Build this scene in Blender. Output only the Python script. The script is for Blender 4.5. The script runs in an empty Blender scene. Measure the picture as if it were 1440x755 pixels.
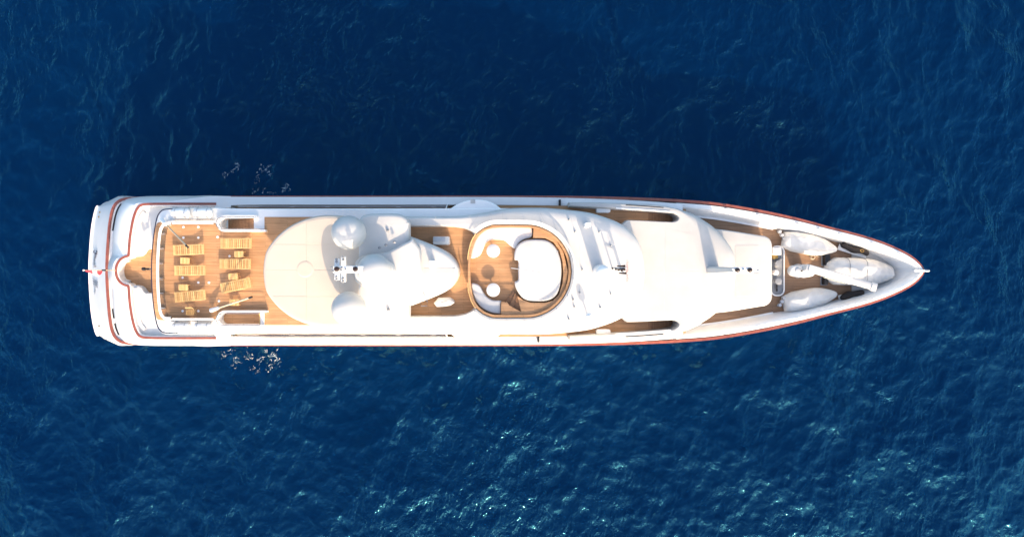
import bpy, bmesh, math, random
import numpy as np
from mathutils import Vector, Matrix
from mathutils.geometry import tessellate_polygon
R = math.radians
random.seed(7)
sc = bpy.context.scene
col = sc.collection

# ------------------------------------------------------------------ camera, sky, sun, exposure
CAM_H = 55.0
cam = bpy.data.cameras.new('camera'); camo = bpy.data.objects.new('camera', cam); col.objects.link(camo)
camo.location = (0, 0.18, CAM_H); camo.rotation_euler = (0, 0, 0)
cam.lens = 24; cam.sensor_width = 36; cam.clip_start = 0.5; cam.clip_end = 20000
sc.camera = camo

SUN_EL, SUN_AZ = 27.0, 163.0            # azimuth clockwise from +Y
s = Vector((math.sin(R(SUN_AZ))*math.cos(R(SUN_EL)), math.cos(R(SUN_AZ))*math.cos(R(SUN_EL)), math.sin(R(SUN_EL))))
world = bpy.data.worlds.new('World'); sc.world = world; world.use_nodes = True
wn = world.node_tree; bg = wn.nodes['Background']
sky = wn.nodes.new('ShaderNodeTexSky'); sky.sky_type = 'NISHITA'; sky.sun_disc = False
sky.sun_elevation = R(SUN_EL); sky.sun_rotation = R(SUN_AZ)
sky.air_density = 1.0; sky.dust_density = 3.0; sky.ozone_density = 0.0
wn.links.new(sky.outputs[0], bg.inputs[0]); bg.inputs[1].default_value = 0.15
sl = bpy.data.lights.new('sun', 'SUN'); slo = bpy.data.objects.new('sun', sl); col.objects.link(slo)
sl.energy = 2.3; sl.angle = R(0.6); sl.color = (1.0, 0.775, 0.53)
slo.rotation_euler = s.to_track_quat('Z', 'Y').to_euler(); slo.location = s*100
vs = sc.view_settings; sc.display_settings.display_device = 'sRGB'
vs.view_transform = 'Standard'; vs.look = 'None'; vs.gamma = 1; vs.use_curve_mapping = False
vs.exposure = 1.5
sc.cycles.use_denoising = True
sc.cycles.max_bounces = 8; sc.cycles.transparent_max_bounces = 12

# ------------------------------------------------------------------ materials
M = {}
def nmat(name):
    m = bpy.data.materials.new(name); m.use_nodes = True
    return m, m.node_tree, m.node_tree.nodes['Principled BSDF']
def tint_noise(nt, b, c, amt=0.06, scale=1.2, rough=None, bump=0.0, bscale=40):
    """base colour with slow, faint weathering variation"""
    N = nt.nodes; Lk = nt.links
    tc = N.new('ShaderNodeTexCoord')
    n = N.new('ShaderNodeTexNoise'); n.inputs['Scale'].default_value = scale; n.inputs['Detail'].default_value = 6
    Lk.new(tc.outputs['Object'], n.inputs['Vector'])
    r = N.new('ShaderNodeValToRGB')
    r.color_ramp.elements[0].position = 0.3; r.color_ramp.elements[1].position = 0.7
    r.color_ramp.elements[0].color = tuple(x*(1-amt) for x in c) + (1,)
    r.color_ramp.elements[1].color = tuple(min(1, x*(1+amt*0.5)) for x in c) + (1,)
    Lk.new(n.outputs['Fac'], r.inputs['Fac']); Lk.new(r.outputs['Color'], b.inputs['Base Color'])
    if bump:
        n2 = N.new('ShaderNodeTexNoise'); n2.inputs['Scale'].default_value = bscale; n2.inputs['Detail'].default_value = 4
        Lk.new(tc.outputs['Object'], n2.inputs['Vector'])
        bp = N.new('ShaderNodeBump'); bp.inputs['Strength'].default_value = bump; bp.inputs['Distance'].default_value = 0.02
        Lk.new(n2.outputs['Fac'], bp.inputs['Height']); Lk.new(bp.outputs['Normal'], b.inputs['Normal'])
def simple(name, c, rough=0.4, metal=0.0, amt=0.06, scale=1.2, bump=0.0, bscale=40, coat=0.0):
    m, nt, b = nmat(name)
    tint_noise(nt, b, c, amt, scale, bump=bump, bscale=bscale)
    b.inputs['Roughness'].default_value = rough; b.inputs['Metallic'].default_value = metal
    b.inputs['Coat Weight'].default_value = coat
    M[name] = m; return m
simple('white', (0.84, 0.83, 0.815), 0.25, amt=0.05, scale=0.7, coat=0.2)
simple('white_deck', (0.465, 0.452, 0.435), 0.6, amt=0.06, scale=0.9, bump=0.15, bscale=60)
simple('white_roof', (0.54, 0.53, 0.515), 0.4, amt=0.06, scale=0.8)
simple('cream', (0.52, 0.455, 0.385), 0.55, amt=0.05, scale=0.8, bump=0.1)
simple('cover', (0.66, 0.64, 0.605), 0.75, amt=0.10, scale=2.0, bump=0.25, bscale=9)
simple('pad_fabric', (0.52, 0.51, 0.50), 0.8, amt=0.08, scale=1.5, bump=0.2, bscale=8)
simple('cushion', (0.60, 0.59, 0.58), 0.8, amt=0.05, scale=2.0, bump=0.15, bscale=30)
simple('mahogany', (0.28, 0.082, 0.055), 0.25, amt=0.25, scale=2.5, coat=0.5)
simple('steel', (0.62, 0.62, 0.62), 0.22, 1.0)
simple('grey', (0.25, 0.26, 0.28), 0.5, amt=0.2, scale=3)
simple('lightgrey', (0.45, 0.46, 0.48), 0.5, amt=0.15, scale=3)
simple('black', (0.015, 0.014, 0.016), 0.5, amt=0.3, scale=3)
simple('navy', (0.012, 0.016, 0.05), 0.3, amt=0.2)
simple('dark_glass', (0.012, 0.014, 0.02), 0.06, amt=0.1)
simple('rubber', (0.017, 0.011, 0.010), 0.7, amt=0.35, scale=5, bump=0.4, bscale=12)
simple('lamp_black', (0.03, 0.015, 0.012), 0.25, amt=0.2)
simple('red_cloth', (0.55, 0.03, 0.05), 0.8, amt=0.1)
simple('red_paint', (0.45, 0.10, 0.06), 0.5, amt=0.1)
simple('brass', (0.45, 0.28, 0.09), 0.35, 0.8, amt=0.2)
simple('foam', (0.38, 0.50, 0.58), 0.6, amt=0.1)
simple('ink', (0.03, 0.03, 0.06), 0.4)
simple('rope', (0.55, 0.45, 0.32), 0.9, amt=0.2, scale=12)

def teak(name, c1, c2, ang=0.0, pw=0.11, caulk=0.45, vary=0.0):
    """laid planks: caulk seams every pw metres, each plank its own tone, long grain"""
    m, nt, b = nmat(name); N = nt.nodes; Lk = nt.links
    tc = N.new('ShaderNodeTexCoord'); mp = N.new('ShaderNodeMapping'); mp.inputs['Rotation'].default_value = (0, 0, ang)
    Lk.new(tc.outputs['Object'], mp.inputs['Vector'])
    br = N.new('ShaderNodeTexBrick')
    br.inputs['Scale'].default_value = 1.0; br.inputs['Brick Width'].default_value = 2.4; br.inputs['Row Height'].default_value = pw
    br.inputs['Mortar Size'].default_value = 0.006; br.inputs['Mortar Smooth'].default_value = 0.2; br.inputs['Bias'].default_value = 0.0
    br.inputs['Color1'].default_value = c1 + (1,); br.inputs['Color2'].default_value = c2 + (1,)
    br.inputs['Mortar'].default_value = tuple(x*caulk for x in c2) + (1,)
    br.offset = 0.37
    Lk.new(mp.outputs[0], br.inputs['Vector'])
    gm = N.new('ShaderNodeMapping'); gm.inputs['Scale'].default_value = (1.2, 14, 14); gm.inputs['Rotation'].default_value = (0, 0, ang)
    Lk.new(tc.outputs['Object'], gm.inputs['Vector'])
    n = N.new('ShaderNodeTexNoise'); n.inputs['Scale'].default_value = 1.0; n.inputs['Detail'].default_value = 5
    Lk.new(gm.outputs[0], n.inputs['Vector'])
    n2 = N.new('ShaderNodeTexNoise'); n2.inputs['Scale'].default_value = 0.6; n2.inputs['Detail'].default_value = 3
    Lk.new(tc.outputs['Object'], n2.inputs['Vector'])
    ad = N.new('ShaderNodeMath'); ad.operation = 'ADD'; Lk.new(n.outputs['Fac'], ad.inputs[0]); Lk.new(n2.outputs['Fac'], ad.inputs[1])
    mr = N.new('ShaderNodeMapRange'); mr.inputs['From Min'].default_value = 0.6; mr.inputs['From Max'].default_value = 1.4
    mr.inputs['To Min'].default_value = 0.72; mr.inputs['To Max'].default_value = 1.25
    Lk.new(ad.outputs[0], mr.inputs['Value'])
    mx = N.new('ShaderNodeVectorMath'); mx.operation = 'SCALE'
    Lk.new(br.outputs['Color'], mx.inputs[0]); Lk.new(mr.outputs[0], mx.inputs['Scale'])
    out = mx.outputs[0]
    if vary:
        oi = N.new('ShaderNodeObjectInfo'); rr = N.new('ShaderNodeMapRange'); rr.inputs['To Min'].default_value = 1-vary; rr.inputs['To Max'].default_value = 1+vary
        Lk.new(oi.outputs['Random'], rr.inputs['Value']); m2 = N.new('ShaderNodeVectorMath'); m2.operation = 'SCALE'
        Lk.new(out, m2.inputs[0]); Lk.new(rr.outputs[0], m2.inputs['Scale']); out = m2.outputs[0]
    Lk.new(out, b.inputs['Base Color'])
    b.inputs['Roughness'].default_value = 0.65
    M[name] = m
teak('teak', (0.54, 0.295, 0.145), (0.43, 0.23, 0.108))
teak('teak_fore', (0.33, 0.195, 0.112), (0.27, 0.155, 0.088))
teak('teak_step', (0.42, 0.22, 0.11), (0.34, 0.17, 0.08), ang=math.pi/2, pw=0.14)
teak('pale_wood', (0.68, 0.44, 0.19), (0.60, 0.38, 0.155), pw=0.5, caulk=0.9, vary=0.16)
teak('pale_wood2', (0.62, 0.37, 0.14), (0.53, 0.30, 0.11), pw=0.5, caulk=0.9, vary=0.16)

def glass(name, tint, fac):
    m, nt, b = nmat(name); N = nt.nodes; Lk = nt.links
    b.inputs['Base Color'].default_value = (tint[0]*0.4, tint[1]*0.4, tint[2]*0.4, 1); b.inputs['Roughness'].default_value = 0.05
    tr = N.new('ShaderNodeBsdfTransparent'); tr.inputs[0].default_value = tint + (1,)
    mx = N.new('ShaderNodeMixShader'); mx.inputs[0].default_value = fac
    Lk.new(b.outputs[0], mx.inputs[1]); Lk.new(tr.outputs[0], mx.inputs[2])
    Lk.new(mx.outputs[0], N['Material Output'].inputs[0]); M[name] = m
glass('tinted_glass', (0.78, 0.79, 0.80), 0.9)

def water_mat():
    """a clear rippled surface (Fresnel reflection over see-through water) on a deep blue scattering body"""
    m, nt, b = nmat('sea_water'); N = nt.nodes; Lk = nt.links; N.remove(b)
    tc = N.new('ShaderNodeTexCoord')
    def nz(scale, sx, sy, rot, detail):
        mp = N.new('ShaderNodeMapping'); mp.inputs['Scale'].default_value = (sx, sy, 1); mp.inputs['Rotation'].default_value = (0, 0, rot)
        Lk.new(tc.outputs['Object'], mp.inputs['Vector'])
        n = N.new('ShaderNodeTexNoise'); n.inputs['Scale'].default_value = scale; n.inputs['Detail'].default_value = detail
        n.inputs['Roughness'].default_value = 0.6
        n.inputs['Distortion'].default_value = 0.6
        Lk.new(mp.outputs[0], n.inputs['Vector']); return n
    a = nz(1.1, 1.0, 0.5, R(28), 3); c = nz(3.2, 1.0, 0.5, R(-15), 2)
    b1 = N.new('ShaderNodeBump'); b1.inputs['Strength'].default_value = 1.0; b1.inputs['Distance'].default_value = 0.30
    b2 = N.new('ShaderNodeBump'); b2.inputs['Strength'].default_value = 1.0; b2.inputs['Distance'].default_value = 0.11
    Lk.new(a.outputs['Fac'], b1.inputs['Height']); Lk.new(c.outputs['Fac'], b2.inputs['Height'])
    Lk.new(b1.outputs['Normal'], b2.inputs['Normal'])
    gl = N.new('ShaderNodeBsdfGlossy'); gl.inputs['Roughness'].default_value = 0.05; gl.inputs['Color'].default_value = (0.16, 0.72, 1.0, 1)
    fr = N.new('ShaderNodeFresnel'); fr.inputs['IOR'].default_value = 1.40
    tr = N.new('ShaderNodeBsdfTransparent'); tr.inputs[0].default_value = (0.97, 0.97, 0.97, 1)
    for x in (gl, fr): Lk.new(b2.outputs['Normal'], x.inputs['Normal'])
    n0 = nz(0.05, 1.0, 0.7, R(35), 4); r0 = N.new('ShaderNodeMapRange'); r0.inputs['From Min'].default_value = 0.32; r0.inputs['From Max'].default_value = 0.68
    r0.inputs['To Min'].default_value = 0.35; r0.inputs['To Max'].default_value = 1.15; Lk.new(n0.outputs['Fac'], r0.inputs['Value'])   # gusts: smoother and rougher patches
    for bb, dd in ((b1, 0.33), (b2, 0.075)):
        k = N.new('ShaderNodeMath'); k.operation = 'MULTIPLY'; k.inputs[1].default_value = dd; Lk.new(r0.outputs[0], k.inputs[0]); Lk.new(k.outputs[0], bb.inputs['Distance'])
    df = N.new('ShaderNodeBsdfDiffuse'); df.inputs['Color'].default_value = (0.0, 0.0145, 0.068, 1); Lk.new(b2.outputs['Normal'], df.inputs['Normal'])
    m0 = N.new('ShaderNodeMixShader'); m0.inputs[0].default_value = 0.44; Lk.new(tr.outputs[0], m0.inputs[1]); Lk.new(df.outputs[0], m0.inputs[2])
    mx = N.new('ShaderNodeMixShader'); Lk.new(fr.outputs[0], mx.inputs[0]); Lk.new(m0.outputs[0], mx.inputs[1]); Lk.new(gl.outputs[0], mx.inputs[2])
    Lk.new(mx.outputs[0], N['Material Output'].inputs['Surface'])
    va = N.new('ShaderNodeVolumeAbsorption'); va.inputs['Color'].default_value = (0.0, 0.77, 0.95, 1); va.inputs['Density'].default_value = 0.35
    vs_ = N.new('ShaderNodeVolumeScatter'); vs_.inputs['Color'].default_value = (0.01, 0.34, 1.0, 1); vs_.inputs['Density'].default_value = 0.048
    ad = N.new('ShaderNodeAddShader'); Lk.new(va.outputs[0], ad.inputs[0]); Lk.new(vs_.outputs[0], ad.inputs[1])
    Lk.new(ad.outputs[0], N['Material Output'].inputs['Volume'])
    M['sea_water'] = m
water_mat()

# ------------------------------------------------------------------ helpers
F = 960.0; CY = 381.0
def W(px, py, z): k = (CAM_H - z)/F; return Vector(((px-720)*k, (CY-py)*k, z))
def S(px, z): return px*(CAM_H - z)/F           # length of px pixels at height z
def half(pts, z): return [W(p, CY-h, z).xy for p, h in pts]
def cr(pts, n=6, closed=False):
    P = [Vector(p) for p in pts]; out = []; m = len(P)
    rng = range(m) if closed else range(m-1)
    for i in rng:
        if closed: a, b, c, d = P[i-1], P[i], P[(i+1) % m], P[(i+2) % m]
        else: a, b, c, d = P[max(i-1, 0)], P[i], P[i+1], P[min(i+2, m-1)]
        for k in range(n):
            t = k/n
            out.append(0.5*((2*b) + (c-a)*t + (2*a-5*b+4*c-d)*t*t + (3*b-a-3*c+d)*t**3))
    if not closed: out.append(P[-1])
    return out
def mirror(h):                                   # half outline at y>=0, closes over the centreline
    out = list(h)
    for p in reversed(h):
        if abs(p[1]) > 1e-4:
            q = Vector(p).copy(); q[1] = -q[1]; out.append(q)
    return out
def area2(P): return sum(P[i-1][0]*P[i][1]-P[i][0]*P[i-1][1] for i in range(len(P)))
def ccw(P): return list(P) if area2(P) > 0 else list(reversed(P))
def arc(cx, cy, r, a0, a1, n): return [Vector((cx+r*math.cos(R(a0+(a1-a0)*i/n)), cy+r*math.sin(R(a0+(a1-a0)*i/n)))) for i in range(n+1)]
def rrect(x0, y0, x1, y1, r, n=5):
    return arc(x1-r, y1-r, r, 0, 90, n)+arc(x0+r, y1-r, r, 90, 180, n)+arc(x0+r, y0+r, r, 180, 270, n)+arc(x1-r, y0+r, r, 270, 360, n)
def normals(P, closed=True):                     # left-hand unit normals (inward for a ccw loop)
    n = len(P); out = []
    for i in range(n):
        a = P[i-1] if (closed or i > 0) else P[i]; c = P[(i+1) % n] if (closed or i < n-1) else P[i]
        d1 = Vector((P[i][0]-a[0], P[i][1]-a[1])); d2 = Vector((c[0]-P[i][0], c[1]-P[i][1]))
        if d1.length < 1e-7: d1 = d2
        if d2.length < 1e-7: d2 = d1
        d1 = d1.normalized(); d2 = d2.normalized(); n1 = Vector((-d1.y, d1.x)); n2 = Vector((-d2.y, d2.x))
        v = n1+n2
        if v.length < 1e-6: v = n1
        v.normalize(); c_ = max(0.5, v.dot(n1)); out.append(v/c_)
    return out
def fin(name, verts, faces, mat, parent=None, smooth=True, angle=38):
    me = bpy.data.meshes.new(name); me.from_pydata([tuple(v) for v in verts], [], faces)
    bm = bmesh.new(); bm.from_mesh(me); bmesh.ops.recalc_face_normals(bm, faces=bm.faces); bm.to_mesh(me); bm.free()
    if smooth:
        me.polygons.foreach_set('use_smooth', [True]*len(me.polygons)); me.set_sharp_from_angle(angle=R(angle))
    me.materials.append(M[mat]); o = bpy.data.objects.new(name, me); col.objects.link(o)
    if parent: o.parent = parent
    me.update(); return o
class MB:
    def __init__(s): s.v = []; s.f = []
    def add(s, v, f):
        k = len(s.v); s.v += [Vector(p) for p in v]; s.f += [tuple(i+k for i in q) for q in f]; return s
    def box(s, c, size, rot=None, taper=1.0):
        x, y, z = (t/2 for t in size); P = []
        for dz in (-1, 1):
            t = taper if dz > 0 else 1
            for dx, dy in ((-1, -1), (1, -1), (1, 1), (-1, 1)): P.append(Vector((dx*x*t, dy*y*t, dz*z)))
        if rot is not None: P = [rot @ p for p in P]
        return s.add([p+Vector(c) for p in P], [(0, 3, 2, 1), (4, 5, 6, 7), (0, 1, 5, 4), (1, 2, 6, 5), (2, 3, 7, 6), (3, 0, 4, 7)])
    def rbox(s, c, size, r, rotz=0.0, n=3, seg=2):
        x, y, z = (t/2 for t in size); loop = rrect(-x, -y, x, y, min(r, x*.98, y*.98), n); r2 = min(r, z*.98)
        rings = [(0, -z)] + [(r2*(1-math.cos(R(90*i/seg))), z-r2+r2*math.sin(R(90*i/seg))) for i in range(seg+1)]
        rm = Matrix.Rotation(rotz, 3, 'Z'); nn = normals(loop); V = []; Fc = []; m = len(loop)
        for ins, zz in rings:
            for p, q in zip(loop, nn): V.append(rm @ Vector((p.x+q.x*ins*.9, p.y+q.y*ins*.9, zz)) + Vector(c))
        for k in range(len(rings)-1):
            for i in range(m): j = (i+1) % m; Fc.append((k*m+i, k*m+j, (k+1)*m+j, (k+1)*m+i))
        Fc.append(tuple(range((len(rings)-1)*m, len(rings)*m))); Fc.append(tuple(reversed(range(m))))
        return s.add(V, Fc)
    def tube(s, path, r, seg=6, r1=None):
        P = [Vector(p) for p in path]; n = len(P); V = []; Fc = []
        for i, p in enumerate(P):
            d = (P[min(i+1, n-1)]-P[max(i-1, 0)]).normalized(); up = Vector((0, 0, 1)) if abs(d.z) < .95 else Vector((1, 0, 0))
            a = d.cross(up).normalized(); b = d.cross(a); rr = r if r1 is None else r+(r1-r)*i/(n-1)
            for k in range(seg): t = 2*math.pi*k/seg; V.append(p+a*rr*math.cos(t)+b*rr*math.sin(t))
        for i in range(n-1):
            for k in range(seg): j = (k+1) % seg; Fc.append((i*seg+k, i*seg+j, (i+1)*seg+j, (i+1)*seg+k))
        Fc.append(tuple(reversed(range(seg)))); Fc.append(tuple(range((n-1)*seg, n*seg)))
        return s.add(V, Fc)
    def lathe(s, c, prof, seg=24):
        V = []; Fc = []; n = len(prof)
        for r, z in prof:
            for k in range(seg): t = 2*math.pi*k/seg; V.append(Vector(c)+Vector((max(r, 1e-4)*math.cos(t), max(r, 1e-4)*math.sin(t), z)))
        for i in range(n-1):
            for k in range(seg): j = (k+1) % seg; Fc.append((i*seg+k, i*seg+j, (i+1)*seg+j, (i+1)*seg+k))
        Fc.append(tuple(reversed(range(seg)))); Fc.append(tuple(range((n-1)*seg, n*seg)))
        return s.add(V, Fc)
    def build(s, name, mat, parent=None, smooth=True, angle=38): return fin(name, s.v, s.f, mat, parent, smooth, angle)
def slab(name, outer, z0, z1, mat, parent=None, holes=(), r=0.05, rv=None, rz=None, seg=4, zf=None):
    """solid plate: vertical wall, rounded upper edge (r wide, per-vertex if rv), optional holes; zf(x,y) adds to the top height"""
    O = [Vector((p[0], p[1])) for p in ccw(outer)]
    if area2(outer) <= 0 and rv is not None: rv = list(reversed(rv))
    nn = normals(O); m = len(O); rr = rv if rv is not None else [r]*m; rz = r if rz is None else rz
    rings = [(0, None)] + [((1-math.cos(R(90*i/seg))), z1-rz+rz*math.sin(R(90*i/seg))) for i in range(seg+1)]
    V = []; Fc = []; top = None; zf = zf or (lambda x, y: 0)
    for k, (ins, zz) in enumerate(rings):
        for p, q, a in zip(O, nn, rr):
            x, y = p.x+q.x*ins*a, p.y+q.y*ins*a
            V.append(Vector((x, y, z0 if zz is None else zz+zf(x, y))))
    for k in range(len(rings)-1):
        for i in range(m): j = (i+1) % m; Fc.append((k*m+i, k*m+j, (k+1)*m+j, (k+1)*m+i))
    base = (len(rings)-1)*m; loops = [[V[base+i] for i in range(m)]]; idx = list(range(base, base+m)); bidx = list(range(m))
    for h in holes:
        H = [Vector((p[0], p[1])) for p in ccw(h)]; t0 = len(V); hm = len(H)
        V += [Vector((p.x, p.y, z1+zf(p.x, p.y))) for p in H]; b0 = len(V); V += [Vector((p.x, p.y, z0)) for p in H]
        for i in range(hm): j = (i+1) % hm; Fc.append((t0+j, t0+i, b0+i, b0+j))
        loops.append([V[t0+i] for i in range(hm)]); idx += list(range(t0, t0+hm)); bidx += list(range(b0, b0+hm))
    for t in tessellate_polygon([[Vector((v.x, v.y, 0)) for v in l] for l in loops]):
        Fc.append(tuple(idx[i] for i in t)); Fc.append(tuple(reversed([bidx[i] for i in t])))
    return fin(name, V, Fc, mat, parent)
def sheet(name, outer, z, mat, parent=None, holes=(), t=0.03): return slab(name, outer, z-t, z, mat, parent, holes, r=0.006, seg=1)
def sweep(name, path, prof, mat, parent=None, closed=False):
    """profile points (offset to the left, height) carried along a 3-D path"""
    P = [Vector(p) for p in path]; nn = normals(P, closed); n = len(P); m = len(prof); V = []; Fc = []
    for p, q in zip(P, nn):
        for o, h in prof: V.append(Vector((p.x+q.x*o, p.y+q.y*o, p.z+h)))
    for i in range(n if closed else n-1):
        j = (i+1) % n
        for k in range(m): l = (k+1) % m; Fc.append((i*m+k, i*m+l, j*m+l, j*m+k))
    if not closed: Fc.append(tuple(range(m))); Fc.append(tuple(reversed(range((n-1)*m, n*m))))
    return fin(name, V, Fc, mat, parent)
def loft(name, loops, mat, parent=None, closed=True, caps=(False, False)):
    m = len(loops[0]); V = [Vector(p) for l in loops for p in l]; Fc = []
    for k in range(len(loops)-1):
        for i in range(m if closed else m-1): j = (i+1) % m; Fc.append((k*m+i, k*m+j, (k+1)*m+j, (k+1)*m+i))
    if caps[0]: Fc.append(tuple(range(m)))
    if caps[1]: Fc.append(tuple(range((len(loops)-1)*m, len(loops)*m)))
    return fin(name, V, Fc, mat, parent)
def rect_prof(a, b, z0, z1): return [(a, z0), (b, z0), (b, z1), (a, z1)]
def tag(o, label=None, cat=None, group=None, kind=None):
    for k, v in (('label', label), ('category', cat), ('group', group), ('kind', kind)):
        if v: o[k] = v
    return o
def thing(name, loc, label, cat, group=None, rz=0.0):
    o = bpy.data.objects.new(name, None); o.empty_display_size = 0.2; col.objects.link(o)
    o.location = loc; o.rotation_euler = (0, 0, rz); return tag(o, label, cat, group)
def copy_tree(o, parent=None):
    c = o.copy(); col.objects.link(c); c.parent = parent
    for ch in o.children: copy_tree(ch, c)
    return c

# ------------------------------------------------------------------ the sea
def sea():
    N = 1024; dx = 0.112; Lx = N*dx; rng = np.random.default_rng(11); g = 9.81
    k1 = np.fft.fftfreq(N, d=dx)*2*np.pi; KX, KY = np.meshgrid(k1, k1, indexing='xy'); K = np.hypot(KX, KY); K[0, 0] = 1e-6
    def system(V, ang, spread, amp, seedk):
        Lp = V*V/g; P = np.exp(-1/(K*Lp)**2)/K**4*np.exp(-(K*0.07)**2)
        c = (KX*math.cos(ang)+KY*math.sin(ang))/K
        P = P*((1-spread)*c**2+spread); P[0, 0] = 0
        r = np.random.default_rng(seedk); h = (r.normal(size=(N, N))+1j*r.normal(size=(N, N)))*np.sqrt(P)
        z = np.real(np.fft.ifft2(h)); sxx = np.gradient(z, dx, axis=1); syy = np.gradient(z, dx, axis=0)
        return h*amp*1.15/np.sqrt((sxx**2+syy**2).mean())
    hk = system(5.6, R(20), 0.2, 0.12, 1) + system(2.6, R(-35), 0.35, 0.09, 2) + system(1.5, R(70), 0.6, 0.06, 3)
    z = np.real(np.fft.ifft2(hk))
    ux = np.real(np.fft.ifft2(-1j*KX/K*hk)); uy = np.real(np.fft.ifft2(-1j*KY/K*hk))
    ny = 700; o = (N-ny)//2; z = z[o:o+ny]; ux = ux[o:o+ny]; uy = uy[o:o+ny]
    xs = (np.arange(N)-(N-1)/2)*dx; ys = (np.arange(ny)-(ny-1)/2)*dx; X, Y = np.meshgrid(xs, ys)
    ex = np.clip((xs[-1]-np.abs(X))/6, 0, 1); ey = np.clip((ys[-1]-np.abs(Y))/6, 0, 1); e = np.minimum(ex, ey); e = e*e*(3-2*e)
    chop = 0.9
    co = np.stack([X-chop*ux*e, Y-chop*uy*e, z*e], -1).reshape(-1, 3)
    i = np.arange(N*ny).reshape(ny, N)
    q = np.stack([i[:-1, :-1], i[:-1, 1:], i[1:, 1:], i[1:, :-1]], -1).reshape(-1, 4)
    # outer sheet to the horizon
    big = 6000.0; nv = len(co); bx, by = xs[-1], ys[-1]
    co = np.vstack([co, [[-big, -big, 0], [big, -big, 0], [big, big, 0], [-big, big, 0], [-bx, -by, 0], [bx, -by, 0], [bx, by, 0], [-bx, by, 0]]])
    co = np.vstack([co, [[-big, -big, -90], [big, -big, -90], [big, big, -90], [-big, big, -90]]])
    a = nv; q = np.vstack([q, [[a, a+1, a+5, a+4], [a+1, a+2, a+6, a+5], [a+2, a+3, a+7, a+6], [a+3, a, a+4, a+7]]])
    d = a+8; q = np.vstack([q, [[d, d+3, d+2, d+1], [d, d+1, a+1, a], [d+1, d+2, a+2, a+1], [d+2, d+3, a+3, a+2], [d+3, d, a, a+3]]])
    me = bpy.data.meshes.new('sea'); me.vertices.add(len(co)); me.vertices.foreach_set('co', co.astype(np.float32).ravel())
    me.loops.add(q.size); me.loops.foreach_set('vertex_index', q.astype(np.int32).ravel())
    me.polygons.add(len(q)); me.polygons.foreach_set('loop_start', np.arange(0, q.size, 4, dtype=np.int32)); me.polygons.foreach_set('loop_total', np.full(len(q), 4, np.int32))
    me.polygons.foreach_set('use_smooth', np.ones(len(q), bool)); me.update(calc_edges=True); me.validate()
    me.materials.append(M['sea_water']); ob = bpy.data.objects.new('sea', me); col.objects.link(ob); ob['kind'] = 'structure'
    ob['label'] = 'deep blue rippled open sea'
    hz = lambda x, y: float(z[int(np.clip(round((y-ys[0])/dx), 0, ny-1)), int(np.clip(round((x-xs[0])/dx), 0, N-1))])
    return hz
sea_height = sea()

# ------------------------------------------------------------------ the yacht: hull
ZD = 4.7                                          # foredeck
ZU = 5.0                                          # upper side deck
ZS = 8.5                                          # sun deck
ZB = 6.9                                          # bridge side deck
yacht = thing('motor_yacht', (0, 0, 0), 'long white motor yacht with teak decks lying on the deep blue sea', 'yacht')

capz = lambda px: float(np.interp(px, [150, 180, 315, 720, 900, 1000, 1150, 1300], [3.5, 3.7, 4.2, 4.5, 5.0, 5.5, 6.2, 6.9]))
CAP = [(149.5, 0), (150, 18), (151.5, 42), (154, 68), (158.5, 88), (167, 98.5), (183, 102.6), (230, 103.6), (315, 104.3), (500, 104.6), (720, 104.6), (820, 104), (900, 102), (960, 99),
       (1010, 94.5), (1070, 84.5), (1112, 75.5), (1140, 68.5), (1165, 61.5), (1208, 50.5), (1235, 42), (1253, 35), (1271, 26.5), (1284, 18.5), (1293, 10), (1297.5, 4), (1298.5, 0)]
BASE = [(127, 0), (127.5, 18), (129, 42), (131.5, 65), (136, 85.5), (141, 91.5), (157, 98), (200, 92), (290, 92), (500, 92), (700, 92), (800, 90), (880, 85), (930, 79),
        (975, 70), (1020, 57), (1055, 47), (1078, 40), (1098, 34), (1130, 24), (1150, 17.5), (1163, 13), (1175, 9), (1183, 6), (1188, 3.5), (1190, 1.5), (1191, 0)]
cap3 = cr([W(p, CY-h, capz(p)) for p, h in CAP], 6)
bas3 = cr([W(p, CY-h, 1.1) for p, h in BASE], 6)
def mir3(h): return list(h) + [Vector((p.x, -p.y, p.z)) for p in reversed(h) if abs(p.y) > 1e-3]
capL, basL = mir3(cap3), mir3(bas3)
mid = [a.lerp(b, .45)+Vector((0, (0.25 if a.x > -29 else 0)*(1 if a.y > 0 else -1) if abs(a.y) > 2 else 0, 0)) for a, b in zip(capL, basL)]
low = [Vector((p.x*(0.985 if p.x > 0 else 0.99), p.y*0.96, -0.05)) for p in basL]
keel = [Vector((p.x*0.95, p.y*0.8, -1.6)) for p in basL]
hull = loft('hull', [capL, mid, basL, low, keel], 'white', yacht, caps=(False, True))
hull['label'] = 'white hull with sloping transom'
capC = ccw(capL)
dk = [Vector((p.x, p.y, p.z-.03)) for p in capC if p.x < -14]
fin('main_deck', dk, [tuple(t) for t in tessellate_polygon([[Vector((p.x, p.y, 0)) for p in dk]])], 'white', yacht, smooth=False)
sweep('cap_rail', [p+Vector((0, 0, 0.0)) for p in capC], rect_prof(-0.05, 0.15, -0.10, 0.06), 'mahogany', hull, True)
# bathing platform edge on the transom foot
tf = [p for p in bas3[:29]]; tf = [Vector((p.x, -p.y, p.z)) for p in reversed(tf) if p.y > 1e-3] + tf
sweep('platform_edge', [Vector((p.x, p.y, 1.05)) for p in tf], rect_prof(-0.10, 0.14, -0.22, 0.08), 'white', hull)
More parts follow.
